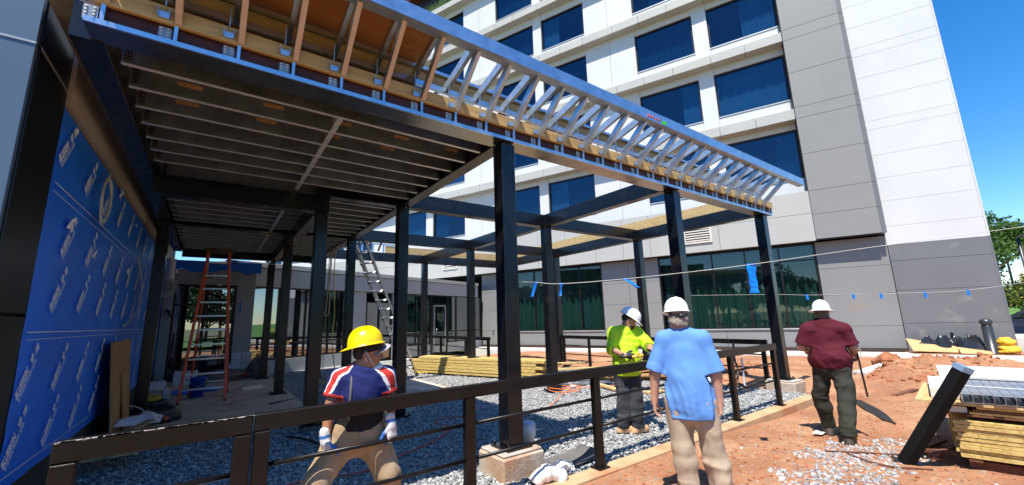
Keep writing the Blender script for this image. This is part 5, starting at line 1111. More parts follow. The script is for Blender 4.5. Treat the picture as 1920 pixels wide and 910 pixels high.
# ------------------------------------------------------------------ people: bodies and clothes grown as smooth implicit surfaces
def A3(p): return np.array(p, np.float32)
def unit(v): v = np.asarray(v, float); return v/np.linalg.norm(v)
class Field:
    def __init__(s): s.p = []; s.cuts = []
    def rc(s, a, b, ra, rb, k=.03, op=1): s.p.append(('rc', A3(a), A3(b), ra, rb, k, op)); return s
    def el(s, c, r, fr=None, k=.03, op=1): s.p.append(('el', A3(c), A3(r), np.eye(3, dtype=np.float32) if fr is None else np.asarray(fr, np.float32), 0, k, op)); return s
    def cut(s, c, n, k=.004, near=None): s.cuts.append((A3(c), A3(unit(n)), k, near)); return s
    def bounds(s):
        lo = np.full(3, 1e9); hi = np.full(3, -1e9)
        for q in s.p:
            if q[6] < 0: continue
            if q[0] == 'rc':
                r = max(q[3], q[4]); pts = [q[1]-r, q[1]+r, q[2]-r, q[2]+r]
            else: r = q[2].max(); pts = [q[1]-r, q[1]+r]
            for t in pts: lo = np.minimum(lo, t); hi = np.maximum(hi, t)
        return lo-.03, hi+.03
    def mesh(s, h, disp=None):
        lo, hi = s.bounds(); n = np.ceil((hi-lo)/h).astype(int)+1
        axs = [lo[i]+h*np.arange(n[i], dtype=np.float32) for i in range(3)]; G = np.full(n, .12, np.float32)
        for q in s.p:
            k = q[5]; pad = k*1.5+3*h+.02
            if q[0] == 'rc': l = np.minimum(q[1]-q[3], q[2]-q[4])-pad; u = np.maximum(q[1]+q[3], q[2]+q[4])+pad
            else: r = np.abs(q[3]).T @ q[2]; l = q[1]-r-pad; u = q[1]+r+pad
            i0 = np.clip(np.floor((l-lo)/h).astype(int), 0, n); i1 = np.clip(np.ceil((u-lo)/h).astype(int)+1, 0, n)
            if (i1 <= i0).any(): continue
            sl = tuple(slice(a, b) for a, b in zip(i0, i1)); X, Y, Z = np.meshgrid(*[axs[i][sl[i]] for i in range(3)], indexing='ij')
            if q[0] == 'rc':
                a, b, ra, rb = q[1:5]; ab = b-a; L2 = float(ab@ab)+1e-9; t = np.clip(((X-a[0])*ab[0]+(Y-a[1])*ab[1]+(Z-a[2])*ab[2])/L2, 0, 1)
                d = np.sqrt((X-a[0]-t*ab[0])**2+(Y-a[1]-t*ab[1])**2+(Z-a[2]-t*ab[2])**2)-(ra+(rb-ra)*t)
            else:
                c, r, Fm = q[1], q[2], q[3]; D = np.stack([X-c[0], Y-c[1], Z-c[2]], -1) @ Fm.T; k0 = np.sqrt(((D/r)**2).sum(-1)); k1 = np.sqrt(((D/(r*r))**2).sum(-1))+1e-9; d = k0*(k0-1)/k1
            g = G[sl]
            if q[6] > 0: hh = np.maximum(k-np.abs(g-d), 0)/k; G[sl] = np.minimum(g, d)-hh*hh*k*.25
            else: hh = np.maximum(k-np.abs(-g-d), 0)/k; G[sl] = -(np.minimum(-g, d)-hh*hh*k*.25)
        if disp is not None:
            I = np.argwhere(np.abs(G) < .03); P = lo+I*h; G[tuple(I.T)] -= disp(P).astype(np.float32)
        if s.cuts:
            X, Y, Z = np.meshgrid(*axs, indexing='ij')
            for c, nn, k, near in s.cuts:
                d = (X-c[0])*nn[0]+(Y-c[1])*nn[1]+(Z-c[2])*nn[2]
                if near: d = np.where((X-c[0])**2+(Y-c[1])**2+(Z-c[2])**2 < near*near, d, -1.)
                G = np.maximum(G, d)
        return surfnet(G, lo, h)
def surfnet(G, lo, h):
    ins = G < 0; n = np.array(G.shape); c = ins[:-1, :-1, :-1].astype(np.int8)*0; 
    cnt = np.zeros(tuple(n-1), np.int8); acc = np.zeros(tuple(n-1)+(3,), np.float32); ec = np.zeros(tuple(n-1), np.float32)
    cs = [(i, j, k) for i in (0, 1) for j in (0, 1) for k in (0, 1)]
    def corner(A, c): return A[c[0]:n[0]-1+c[0], c[1]:n[1]-1+c[1], c[2]:n[2]-1+c[2]]
    for q in cs: cnt += corner(ins, q)
    act = (cnt > 0) & (cnt < 8); I = np.argwhere(act); vid = np.full(tuple(n-1), -1, np.int64); vid[act] = np.arange(len(I))
    val = np.stack([G[I[:, 0]+q[0], I[:, 1]+q[1], I[:, 2]+q[2]] for q in cs], 1); S = np.zeros((len(I), 3)); C = np.zeros(len(I))
    for a in range(8):
        for b in range(a+1, 8):
            ca, cb = np.array(cs[a]), np.array(cs[b])
            if np.abs(ca-cb).sum() != 1: continue
            va, vb = val[:, a], val[:, b]; x = (va < 0) != (vb < 0); t = np.where(x, va/(va-vb+1e-12), 0)
            S += np.where(x[:, None], ca+(cb-ca)*t[:, None], 0); C += x
    V = lo+(I+S/C[:, None])*h; F = []
    for ax in range(3):
        sl0 = [slice(1, n[i]-1) for i in range(3)]; sl0[ax] = slice(0, n[ax]-1); sl1 = list(sl0); sl1[ax] = slice(1, n[ax])
        a = ins[tuple(sl0)]; b = ins[tuple(sl1)]; E = np.argwhere(a != b); sgn = a[tuple(E.T)]; off = np.array([1, 1, 1]); off[ax] = 0; E = E+off
        u, w = (ax+1) % 3, (ax+2) % 3; eu = np.zeros(3, int); eu[u] = 1; ew = np.zeros(3, int); ew[w] = 1
        q = np.stack([vid[tuple((E-eu-ew).T)], vid[tuple((E-ew).T)], vid[tuple(E.T)], vid[tuple((E-eu).T)]], 1); q[~sgn] = q[~sgn][:, ::-1]; F.append(q)
    F = np.concatenate(F); return V, F[(F >= 0).all(1)]
def fmesh(name, fld, h, mats, disp=None, mi=None):
    V, F = fld.mesh(h, disp)
    # one relaxing pass takes the grid stepping out
    for _ in range(2):
        acc = np.zeros_like(V); c = np.zeros(len(V))
        for a, b in ((0, 1), (1, 2), (2, 3), (3, 0)):
            np.add.at(acc, F[:, a], V[F[:, b]]); np.add.at(c, F[:, a], 1); np.add.at(acc, F[:, b], V[F[:, a]]); np.add.at(c, F[:, b], 1)
        V = V*.6+.4*acc/np.maximum(c, 1)[:, None]
    return npmesh(name, V, F, mats, mi=None if mi is None else mi(V[F].mean(1)))
def folds(amp, sc, seed, fr=None, c=(0, 0, 0)):
    sc = np.array(sc)
    def f(P):
        Q = (P-np.array(c)) @ (np.eye(3) if fr is None else np.asarray(fr)).T; w = .5*vnoise(Q*3., seed+9); Q = Q*sc+w[:, None]*1.2
        a = 1-np.abs(vnoise(Q, seed))*2.2; b = 1-np.abs(vnoise(Q*1.9+7, seed+1))*2.2
        return amp*(.65*a+.35*b)
    return f
def hand(f, wr, d, nrm, th, s=1., curl=.5, k=.008, grow=0., spread=.0):
    """palm and five unequal, bent fingers; d along the hand, nrm = back of the hand, th = toward the thumb"""
    d = unit(d); th = unit(th-d*np.dot(th, d)); nrm = unit(np.cross(d, th))*np.sign(np.dot(np.cross(d, th), nrm) or 1); wr = np.array(wr, float); g = grow
    f.rc(wr-d*.02*s, wr+d*.03*s, .027*s+g, .026*s+g, .02)
    for t in (-.026, -.009, .009, .026): f.rc(wr+d*.025*s+th*t*.7*s, wr+d*.085*s+th*t*s, .015*s+g, .013*s+g, .014)
    for i, (t, L) in enumerate(((.028, .070), (.0095, .079), (-.0095, .073), (-.028, .056))):
        p = wr+d*.088*s+th*t*s; ang = .18+curl*.35+.05*i; seg = [L*.45*s, L*.31*s, L*.26*s]; r = .0092*s+g
        for j in range(3):
            dd = unit(d*math.cos(ang)-nrm*math.sin(ang)+th*spread*(t*12)); q = p+dd*seg[j]; f.rc(p, q, r, r*.92, k*(.6 if j == 0 else 1)); p = q; r *= .92; ang += curl*(.85 if j == 0 else .7)
    p = wr+d*.03*s+th*.026*s; ang = .75
    for j, L in enumerate((.045, .034, .027)):
        dd = unit(d*math.cos(ang)+th*math.sin(ang)-nrm*(.35+.3*curl)); q = p+dd*L*s; f.rc(p, q, (.0145-.002*j)*s+g, (.0125-.002*j)*s+g, .012 if j == 0 else k); p = q; ang -= .3
def headparts(f, c, fw, up, s=1., ear=True):
    fw = unit(fw); up = unit(np.array(up)-fw*np.dot(up, fw)); sd = np.cross(fw, up); Fm = np.stack([sd, fw, up]); c = np.array(c, float)
    def L(a, b, d): return c+sd*a*s+fw*b*s+up*d*s
    def R(*r): return np.array(r)*s
    f.el(L(0, -.012, .035), R(.077, .098, .092), Fm, .03); f.el(L(0, .026, -.04), R(.060, .068, .082), Fm, .035); f.el(L(0, .066, -.098), R(.026, .024, .02), Fm, .03)
    for a in (-1, 1):
        f.rc(L(a*.055, -.01, -.06), L(a*.022, .06, -.10), .022*s, .018*s, .03); f.el(L(a*.038, .068, -.022), R(.022, .018, .02), Fm, .025)
        f.el(L(a*.032, .098, .012), R(.016, .014, .011), Fm, .012, -1); f.el(L(a*.031, .078, .010), R(.013, .013, .012), Fm, .006)
        f.rc(L(a*.012, .090, .033), L(a*.046, .078, .030), .009*s, .007*s, .014); f.el(L(a*.014, .104, -.030), R(.010, .011, .009), Fm, .010)
        if ear: f.el(L(a*.079, -.004, -.012), R(.009, .020, .032), Fm, .010); f.el(L(a*.086, .002, -.010), R(.006, .010, .018), Fm, .005, -1)
    f.rc(L(0, .088, .018), L(0, .112, -.026), .008*s, .0125*s, .014); f.el(L(0, .088, -.061), R(.024, .011, .0065), Fm, .006); f.el(L(0, .086, -.074), R(.020, .011, .007), Fm, .006); f.el(L(0, .094, -.0675), R(.022, .006, .0022), Fm, .004, -1)
    return L, Fm
def skinmat(name, c): return mat(name, c, .5, 0, .10, 14, .12, 90, .4, dirt=(tuple(x*.82 for x in c), 22, .5, .8))
def cloth(name, c, rough=.85, var=.14, vs=5, b=.14, bs=150, dirt=None): return mat(name, c, rough, 0, var, vs, b, bs, .25, dirt=dirt)
M['skin_a'] = skinmat('tanned skin', (.33, .155, .085)); M['skin_b'] = skinmat('fair skin', (.50, .27, .185)); M['skin_c'] = skinmat('light brown skin', (.42, .22, .14))
M['hair_grey'] = mat('grey hair', (.34, .29, .24), .7, 0, .5, 60, .8, 160); M['hair_dark'] = mat('dark hair', (.02, .014, .010), .6, 0, .3, 60, .6, 160); M['hair_brown'] = mat('greying brown hair', (.12, .085, .06), .7, 0, .4, 60, .6, 160)
M['eye'] = mat('eye', (.03, .02, .015), .15)
def hat(name, root, c, fw, up, m, r=(.118, .148, .135), brim='cap', tilt=0., ridge=True, s=1., mi2=None):
    """hard hat: domed shell with raised crown ridges, rim and peak or all round brim"""
    fw = unit(fw); up = unit(np.array(up)-fw*np.dot(up, fw)); sd = np.cross(fw, up); c = np.array(c, float); nt_, nr = 72, 20; V = []; F = []
    for i in range(nr+1):
        ph = math.pi/2*i/nr
        for k in range(nt_):
            t = 2*math.pi*k/nt_; x = math.sin(t); y = math.cos(t); cp_ = math.cos(ph)**.82; z = math.sin(ph)**.95; bump = 0
            if ridge:
                lx = abs(x*cp_); bump = .008*math.exp(-(lx/.10)**2)*min(1, ph*2.2)+.004*math.exp(-((lx-.34)/.07)**2)*min(1, max(0, ph-.25)*2)
            p = c+s*(sd*r[0]*x*cp_+fw*r[1]*y*cp_+up*(r[2]*z+bump)); V.append(p)
    for i in range(nr):
        for k in range(nt_): F.append((i*nt_+k, i*nt_+(k+1) % nt_, (i+1)*nt_+(k+1) % nt_, (i+1)*nt_+k))
    def ring(off, dz, rad): 
        st = len(V)
        for k in range(nt_):
            t = 2*math.pi*k/nt_; x = math.sin(t); y = math.cos(t); w = off(y)*rad; dr = dz+(-.30*w if brim == 'full' else -.28*w*max(0, y))
            V.append(c+s*(sd*(r[0]+w)*x+fw*(r[1]+w)*y+up*dr))
        return st
    off = (lambda y: .045) if brim == 'full' else (lambda y: .010+.050*max(0, y)**1.6+.004*max(0, -y))
    prev = 0; 
    for dz, rad in ((.0, .5), (-.004, 1.), (-.010, 1.), (-.008, .45), (-.004, -.12)):
        st = ring(off, dz, rad)
        for k in range(nt_): F.append((st+k, st+(k+1) % nt_, prev+(k+1) % nt_, prev+k))
        prev = st
    V = np.array(V); F = np.array(F); me = npmesh(name, V, F, m, mi=None if mi2 is None else mi2(V[F].mean(1)))
    bm = bmesh.new(); bm.from_mesh(me); bmesh.ops.recalc_face_normals(bm, faces=bm.faces); bm.to_mesh(me); bm.free()
    return part(root, 'hard_hat', me, None)
def boots(root, side, ank, toe_dir, m, z0, s=1., L=.19, pitch=0.):
    d = unit(np.array([toe_dir[0], toe_dir[1], 0.])); a = np.array(ank, float); f = Field(); b = np.array([a[0], a[1], z0]); up = np.array([0, 0, 1.])
    f.rc(a+up*.03, b+up*.07-d*.01, .056*s, .052*s, .03); f.rc(b-d*.045*s+up*.042, b+d*.03*s+up*.05, .042*s, .046*s, .04); f.rc(b+d*.04*s+up*.05, b+d*(L-.06)*s+up*.04, .047*s, .044*s, .04); f.el(b+d*(L-.05)*s+up*.040, np.array([.048, .058, .040])*s, np.stack([np.cross(d, up), d, up]), .03)
    f.rc(b-d*.055*s+up*.014, b+d*(L-.045)*s+up*.012, .046*s, .047*s, .012); f.cut(b+up*.0, -up); f.cut(a+up*.06, up)
    part(root, 'boot', fmesh('boot', f, .007, m), None)
def person(label, root, skin, group=None): 
    o = empty('person', root, 0, label, 'person', group); return o

# --- worker in yellow helmet, wide stance behind the near railing
m1 = dict(brimback=[0.947, 3.646, 1.475], ear=[1.086, 3.603, 1.411], nose=[1.222, 3.563, 1.403], chin=[1.18, 3.575, 1.321], neck=[1.06, 3.615, 1.315], shR=[0.900, 3.665, 1.215], shL=[1.250, 3.575, 1.205], elR=[0.825, 3.645, .99], elL=[1.285, 3.57, 1.00], wrR=[0.79, 3.585, 0.79], wrL=[1.255, 3.45, .855], hipR=[0.95, 3.66, 0.76], hipL=[1.15, 3.61, 0.76], kneeR=[0.74, 3.56, 0.50], kneeL=[1.27, 3.53, 0.45], anR=[.70, 3.74, .11], anL=[1.34, 3.68, .11])
m1 = {k: np.array(v) for k, v in m1.items()}
W1 = person('worker in yellow hard hat and navy shirt with red stripes, crouching behind the railing', (1.05, 3.64, 0), 'a')
side = unit(m1['shL']-m1['shR']); up = unit(np.array([.02, -.03, 1.])); side = unit(side-up*np.dot(side, up)); front = np.cross(side, up)
if np.dot(front, [0, -1, 0]) < 0: front = -front
TF_ = np.stack([side, front, up])
hc = np.array([1.098, 3.598, 1.412]); hf = unit([.90, -.43, -.08]); hu = unit([.08, -.05, 1])
def torso(f, j, fr, grow=0., belly=0., s=1., k=.05):
    sd, fr_, up_ = fr; sh = (j['shL']+j['shR'])/2; hp_ = (j['hipL']+j['hipR'])/2; w = np.linalg.norm(j['shL']-j['shR'])/2; nb = j['neck']
    ch = sh+(hp_-sh)*.26+fr_*.01; wa = sh+(hp_-sh)*.68; 
    f.el(ch, np.array([w*.90+grow, .116*s+grow, .19*s+grow]), fr, k); f.el(wa+fr_*belly*.6, np.array([w*.80+grow+belly*.5, .108*s+grow+belly, .19*s+grow]), fr, .08); f.el(hp_+up_*.02, np.array([w*.80+grow, .112*s+grow, .13*s+grow]), fr, .07)
    for a in ('shL', 'shR'): f.rc(nb-up_*.030, j[a], .056*s+grow, .054*s+grow, .06)
def arms(f, j, grow=0., ru=.048, rl=.040, rw=.028, s=1.):
    for a in 'LR': f.rc(j['sh'+a], j['el'+a], (ru+.014)*s+grow, ru*.92*s+grow, .04); f.rc(j['el'+a], j['wr'+a], rl*1.08*s+grow, rw*s+grow, .025)
def legs(f, j, grow=0., rt=.085, rk=.058, ra=.042, s=1.):
    for a in 'LR':
        f.rc(j['hip'+a], j['knee'+a], rt*s+grow, rk*s+grow, .05); mid = j['knee'+a]+(j['an'+a]-j['knee'+a])*.35; f.rc(j['knee'+a], mid, rk*s+grow, (rk+.002)*s+grow, .03); f.rc(mid, j['an'+a], (rk+.002)*s+grow, ra*s+grow, .03)
S1 = 1.08
f = Field(); headparts(f, hc, hf, hu, S1); f.rc(hc-hu*.075-hf*.02, m1['neck']-np.array([0, 0, .02]), .058*S1, .064*S1, .035); torso(f, m1, TF_, -.012, 0, S1); arms(f, m1, 0, s=S1); legs(f, m1, -.012, s=S1)
hand(f, m1['wrR'], [.12, -.1, -1], [-.9, -.3, 0], [.2, -.9, .1], 1.08, .55); hand(f, m1['wrL'], [.1, -.16, -1], [.4, -.9, .1], [-.9, -.3, .0], 1.08, .6)
part(W1, 'body', fmesh('body', f, .0075, M['skin_a']), None)
NAVY = cloth('navy shirt cloth', (.012, .018, .10)); REDC = cloth('red sleeve panel', (.50, .035, .025)); WHT = cloth('white stripe cloth', (.72, .71, .72))
f = Field(); torso(f, m1, TF_, .014, .005, S1)
for a in 'LR':
    e = m1['sh'+a]+(m1['el'+a]-m1['sh'+a])*.62; f.rc(m1['sh'+a], e, .066*S1, .074*S1, .05); f.cut(e, m1['el'+a]-m1['sh'+a], near=.13)
f.cut(m1['neck']+np.array([0, 0, .012])+hf*.0, np.array([.15, -.3, 1]), near=.16); f.cut([1.05, 3.6, .80], [0, 0, -1]); f.el(m1['neck']+np.array([.0, -.02, .02]), (.07, .07, .05), None, .01, -1)
def shirt_mi(C):
    out = np.zeros(len(C), int)
    for a in 'LR':
        s0 = m1['neck']-np.array([0, 0, .01]); s1 = m1['sh'+a]; e = m1['el'+a]; sgn = 1 if a == 'L' else -1; d = unit(e-s1); t = (C-s1) @ d
        top_ = unit(side*sgn*.75+up*.65); lat = np.cross(d, unit(side*sgn)); lat = unit(np.cross(top_, np.cross(up, side*sgn)))
        fx = (C-s1) @ front; onarm = ((C-s1) @ (side*sgn) > -.19) & (((C-s1) @ up > -.035) | ((C-s1) @ (side*sgn) > .02))
        dt = unit(e-m1['neck']); w_ = unit(front*.45+up*.55+side*sgn*.7); nr_ = unit(np.cross(dt, w_)); band = np.abs((C-m1['neck']) @ nr_-.012); onarm = ((C-s1) @ w_ > .0) & ((C-m1['neck']) @ (side*sgn) > .07)
        out[onarm & (band < .040) & ((C-s1) @ up > -.30)] = 2; out[onarm & (band < .024) & ((C-s1) @ up > -.30)] = 1
        tt = (C-s1) @ d; L_ = np.linalg.norm(e-s1)*.62; out[(tt > L_-.022) & (np.linalg.norm(C-s1-d*tt[:, None], axis=1) < .11)] = 1
    return out
part(W1, 'shirt', fmesh('shirt', f, .0075, [NAVY, REDC, WHT], lambda P, a=folds(.010, (6, 6, 2.2), 31, TF_), b=folds(.008, (4, 4, 9), 33, TF_): a(P)+b(P), shirt_mi), None)
f = Field(); torso(f, m1, TF_, .030, .012, S1); f.cut([1.05, 3.6, .955], [0, 0, 1]); f.cut([1.05, 3.6, .825], [.0, 0, -1]); part(W1, 'back_support_belt', fmesh('back_support_belt', f, .009, cloth('black webbing', (.012, .012, .013))), None)
m = MB(); sc_ = m1['shR']+side*.085; nn_ = front
m.tube([m1['neck']*.0+sc_+np.array([0, .07, -.05])-nn_*0, sc_+up*.088*1.0-nn_*.02, sc_+nn_*.085+up*.045, sc_+nn_*.142-up*.08, sc_+nn_*.150-up*.25, sc_+nn_*.14+side*.01-up*.36], .011, 6); part(W1, 'shoulder_strap', m, cloth('grey strap', (.12, .11, .10)))
KH = cloth('khaki trousers cloth', (.33, .235, .135), dirt=((.42, .36, .27), 4, .5, .75))
f = Field(); f.el((m1['hipL']+m1['hipR'])/2+up*.03, (.178*S1, .135*S1, .13), TF_, .05); legs(f, m1, .022, .092, .066, .06, S1); f.rc((m1['hipL']+m1['hipR'])/2+up*.08, (m1['hipL']+m1['hipR'])/2-up*.02, .13, .12, .08); f.cut([1.05, 3.6, .88], [0, 0, 1])
for a in 'LR': f.cut(m1['an'+a]-np.array([0, 0, .03]), [0, 0, -1])
part(W1, 'trousers', fmesh('trousers', f, .0085, KH, lambda P: folds(.013, (6, 6, 2), 41)(P)+folds(.010, (4, 4, 7), 43)(P)), None)
GLV = mat('white knit glove', (.62, .60, .58), .85, 0, .1, 9, .3, 120); GLB = mat('blue rubber palm', (.05, .17, .48), .5, 0, .2, 6)
for wr_, d_, n_, t_, cu in ((m1['wrR'], [.12, -.1, -1], [-.9, -.3, 0], [.2, -.9, .1], .55), (m1['wrL'], [.1, -.16, -1], [.4, -.9, .1], [-.9, -.3, .0], .6)):
    f = Field(); hand(f, wr_, d_, n_, t_, 1.1, cu, grow=.0045); d_ = unit(d_); f.rc(wr_-d_*.05, wr_+d_*.02, .038, .036, .015)
    part(W1, 'glove', fmesh('glove', f, .006, [GLV, GLB], None, (lambda C, w=wr_, d=d_, n=np.array(n_): (((C-w) @ unit(n) < -.004) & ((C-w) @ d > .02) | (((C-w) @ d < -.005) & ((C-w) @ d > -.03))).astype(int))), None)
for a in 'LR': boots(W1, a, m1['an'+a], ([-.5, -.8] if a == 'R' else [.6, -.8]), mat('tan work boot', (.20, .11, .05), .7, 0, .25, 8), .0, 1.1)
bf = -hf; bu = unit([.26, -.10, 1.]); hatc = hc+np.array([-.022, .006, .068])
hat('hard_hat', W1, hatc, unit(bf+np.array([0, 0, -.22])), bu, mat('yellow hard hat shell', (.86, .60, .0), .28, 0, .04, 5), (.126, .140, .142), s=1.04)
f = Field(); f.el(hc+hu*.030, (.093, .116, .10), np.stack([np.cross(hf, hu), hf, hu]), .01); f.cut(hc+hu*.004, -hu+hf*.30); f2 = Field(); f2.el(hc-hf*.02-hu*.0, (.086, .106, .085), np.stack([np.cross(hf, hu), hf, hu]), .01); f2.cut(hc-hf*.035, hf); f2.cut(hc-hu*.055, -hu); part(W1, 'hair', fmesh('hair', f2, .007, M['hair_dark']), None)
part(W1, 'cap', fmesh('cap', f, .007, cloth('dark cap cloth', (.02, .018, .018))), None)
vs_ = []; sd_ = np.cross(hf, hu)
V = []; F = []; nu, nv = 13, 6
for lay in (0., -.005):
    for i in range(nu):
        q = -1+2*i/(nu-1)
        for j in range(nv):
            r = j/(nv-1); V.append(hc+hu*(.026-.020*q*q-.030*q+.040*r+lay)+hf*(.082*math.sqrt(1-.55*q*q)+.085*r*(1-.45*q*q)+.012)+sd_*.084*q*(1-.12*r))
N_ = nu*nv
for i in range(nu-1):
    for j in range(nv-1): k = i*nv+j; F += [(k, k+nv, k+nv+1, k+1), (N_+k, N_+k+1, N_+k+nv+1, N_+k+nv)]
for i in range(nu-1): k = i*nv+nv-1; F.append((k, k+nv, N_+k+nv, N_+k))
for j in range(nv-1): F += [(j, j+1, N_+j+1, N_+j), ((nu-1)*nv+j, N_+(nu-1)*nv+j, N_+(nu-1)*nv+j+1, (nu-1)*nv+j+1)]
part(W1, 'cap_visor', npmesh('cap_visor', np.array(V), F, cloth('grey cap visor', (.34, .32, .36))), None)
f = Field(); f.rc(hc-hf*.095+hu*.015+sd_*.04, hc-hf*.095+hu*.015-sd_*.04, .012, .012, .01); f.rc(hc-hf*.05+hu*.03+sd_*.088, hc-hf*.098+hu*.018+sd_*.03, .009, .012, .01); f.rc(hc-hf*.05+hu*.03-sd_*.088, hc-hf*.098+hu*.018-sd_*.03, .009, .012, .01); part(W1, 'hat_harness', fmesh('hat_harness', f, .006, M['black_plastic']), None)
f = Field(); f.el(hc+hf*.066-hu*.122, (.056, .052, .028), np.stack([sd_, hf, hu]), .01); f.el(hc+hf*.108-hu*.112, (.044, .026, .032), np.stack([sd_, hf, hu]), .02); k_ = f; part(W1, 'face_mask', fmesh('face_mask', f, .006, mat('pale blue mask', (.58, .68, .74), .8, 0, .08, 30, .3, 60)), None)
m = MB()
for sg in (-1, 1):
    e = hc+sd_*sg*.088*S1-hf*.006+hu*.02; m.tube([e, hc+sd_*sg*.076+hf*.045-hu*.06, hc+sd_*sg*.046+hf*.072-hu*.108], .0026, 5); m.tube([e-hu*.045, hc+sd_*sg*.068+hf*.02-hu*.09, hc+sd_*sg*.046+hf*.05-hu*.128], .0026, 5)
part(W1, 'mask_loop', m, M['white_paint'])

# --- worker in high visibility shirt behind the railing
m2 = dict(shR=[4.955, 4.21, 1.40], shL=[5.265, 4.03, 1.395], elR=[4.845, 4.17, 1.17], elL=[5.25, 3.80, 1.20], wrR=[4.835, 3.93, 1.095], wrL=[5.08, 3.66, 1.12], neck=[5.085, 4.09, 1.47], hipR=[5.00, 4.17, .86], hipL=[5.14, 4.06, .86], kneeR=[4.99, 4.14, .48], kneeL=[5.12, 4.02, .48], anR=[4.965, 4.16, .11], anL=[5.105, 4.03, .11])
m2 = {k: np.array(v) for k, v in m2.items()}
W2 = person('worker in yellow green shirt and white hard hat looking down at his tool', (5.06, 4.09, 0), 'c')
up = unit([.0, -.04, 1]); side = unit(m2['shL']-m2['shR']); side = unit(side-up*np.dot(side, up)); front = np.cross(side, up); front = front if np.dot(front, [0, -1, 0]) > 0 else -front; TF_ = np.stack([side, front, up])
hf = unit([.50, -.66, -.55]); hu = unit([.33, -.30, .90]); hc = np.array([5.118, 4.035, 1.585]); SK = M['skin_c']
f = Field(); headparts(f, hc, hf, hu, 1.02); hu_ = np.array(hu); f.rc(hc-hu_*.06-hf*.02, m2['neck']-np.array([0, 0, .03]), .06, .068, .035); torso(f, m2, TF_, -.01, .03); arms(f, m2, .004, .05, .043, .03); legs(f, m2, -.01)
hand(f, m2['wrR'], [.75, -.55, -.12], [-.4, -.7, .6], [.1, .1, 1], 1.05, .9); hand(f, m2['wrL'], [-.6, -.5, -.1], [.4, -.7, .6], [.1, .1, 1], 1.05, .9)
part(W2, 'body', fmesh('body', f, .0075, SK), None)
f = Field(); torso(f, m2, TF_, .022, .045); 
for a in 'LR':
    e = m2['el'+a]+(m2['wr'+a]-m2['el'+a])*.16; f.rc(m2['sh'+a], m2['el'+a], .076, .072, .05); f.rc(m2['el'+a], e, .070, .060, .03); f.cut(e, m2['wr'+a]-m2['el'+a], near=.10)
f.rc((m2['hipL']+m2['hipR'])/2+up*.10, (m2['hipL']+m2['hipR'])/2-up*.06, .17, .175, .08); f.cut([5.06, 4.09, .79], [0, 0, -1]); f.el(m2['neck']+np.array([.02, -.02, .05]), (.075, .075, .055), None, .012, -1)
part(W2, 'shirt', fmesh('shirt', f, .0085, mat('high visibility cloth', (.50, .78, .015), .75, 0, .06, 6, .12, 150), lambda P, a=folds(.016, (5, 5, 2.4), 51, TF_), b=folds(.012, (4, 4, 8), 52, TF_): a(P)+b(P)), None)
f = Field(); f.el((m2['hipL']+m2['hipR'])/2+up*.02, (.165, .13, .14), TF_, .05); legs(f, m2, .022, .09, .066, .062); f.cut([5.06, 4.09, .93], [0, 0, 1])
for a in 'LR': f.cut(m2['an'+a]-np.array([0, 0, .05]), [0, 0, -1])
part(W2, 'jeans', fmesh('jeans', f, .0085, cloth('washed black denim', (.035, .038, .045), dirt=((.12, .12, .13), 5, .5, .75)), lambda P: folds(.012, (6, 6, 2), 61)(P)+folds(.011, (3, 3, 8), 63)(P)), None)
for a, td in (('R', [.75, -.55]), ('L', [.95, -.15])): boots(W2, a, m2['an'+a], td, mat('pale tan boot', (.50, .30, .15), .7, 0, .15, 8), .0, 1.08)
WHT2 = mat('white hard hat shell', (.82, .82, .83), .3, 0, .03, 5)
hat('hard_hat', W2, hc+hu*.055, hf, hu, [WHT2], (.120, .150, .135), s=1.04)
sd_ = np.cross(hf, hu); f = Field(); f.el(hc+hf*.055-hu*.082, (.060, .056, .045), np.stack([sd_, hf, hu]), .01); f.el(hc+hf*.098-hu*.052, (.03, .014, .008), np.stack([sd_, hf, hu]), .012); f.el(hc+hf*.085-hu*.066, (.026, .03, .008), np.stack([sd_, hf, hu]), .01, -1); part(W2, 'beard', fmesh('beard', f, .006, M['hair_dark']), None)
f = Field(); f.el(hc-hf*.015+hu*.025, (.082, .104, .085), np.stack([sd_, hf, hu]), .01); f.cut(hc+hf*.02, hf); f.cut(hc-hu*.05, -hu); part(W2, 'hair', fmesh('hair', f, .007, M['hair_dark']), None)
f = Field(); hand(f, m2['wrR'], [.75, -.55, -.12], [-.4, -.7, .6], [.1, .1, 1], 1.08, .9, grow=.005); part(W2, 'glove', fmesh('glove', f, .006, mat('dark grey glove', (.035, .037, .04), .7, 0, .2, 20)), None)
f = Field(); hand(f, m2['wrL'], [-.6, -.5, -.1], [.4, -.7, .6], [.1, .1, 1], 1.08, .9, grow=.005); part(W2, 'glove', fmesh('glove', f, .006, mat('dark grey glove', (.035, .037, .04), .7, 0, .2, 20)), None)
HMR = empty('hand_drill', (4.95, 3.84, 1.06), 0, 'small black and yellow hand tool held by the worker in the yellow green shirt', 'tool')
m = MB(); m.cyl((4.76, 3.96, 1.085), (4.90, 3.86, 1.07), .020, n=12); part(HMR, 'handle', m, M['black_plastic']); m = MB(); m.cyl((4.90, 3.86, 1.07), (5.04, 3.77, 1.09), .026, .02, n=12); m.bbox((4.94, 3.79, 1.07), (5.0, 3.85, 1.13), .01); part(HMR, 'head', m, M['rope_yellow'])

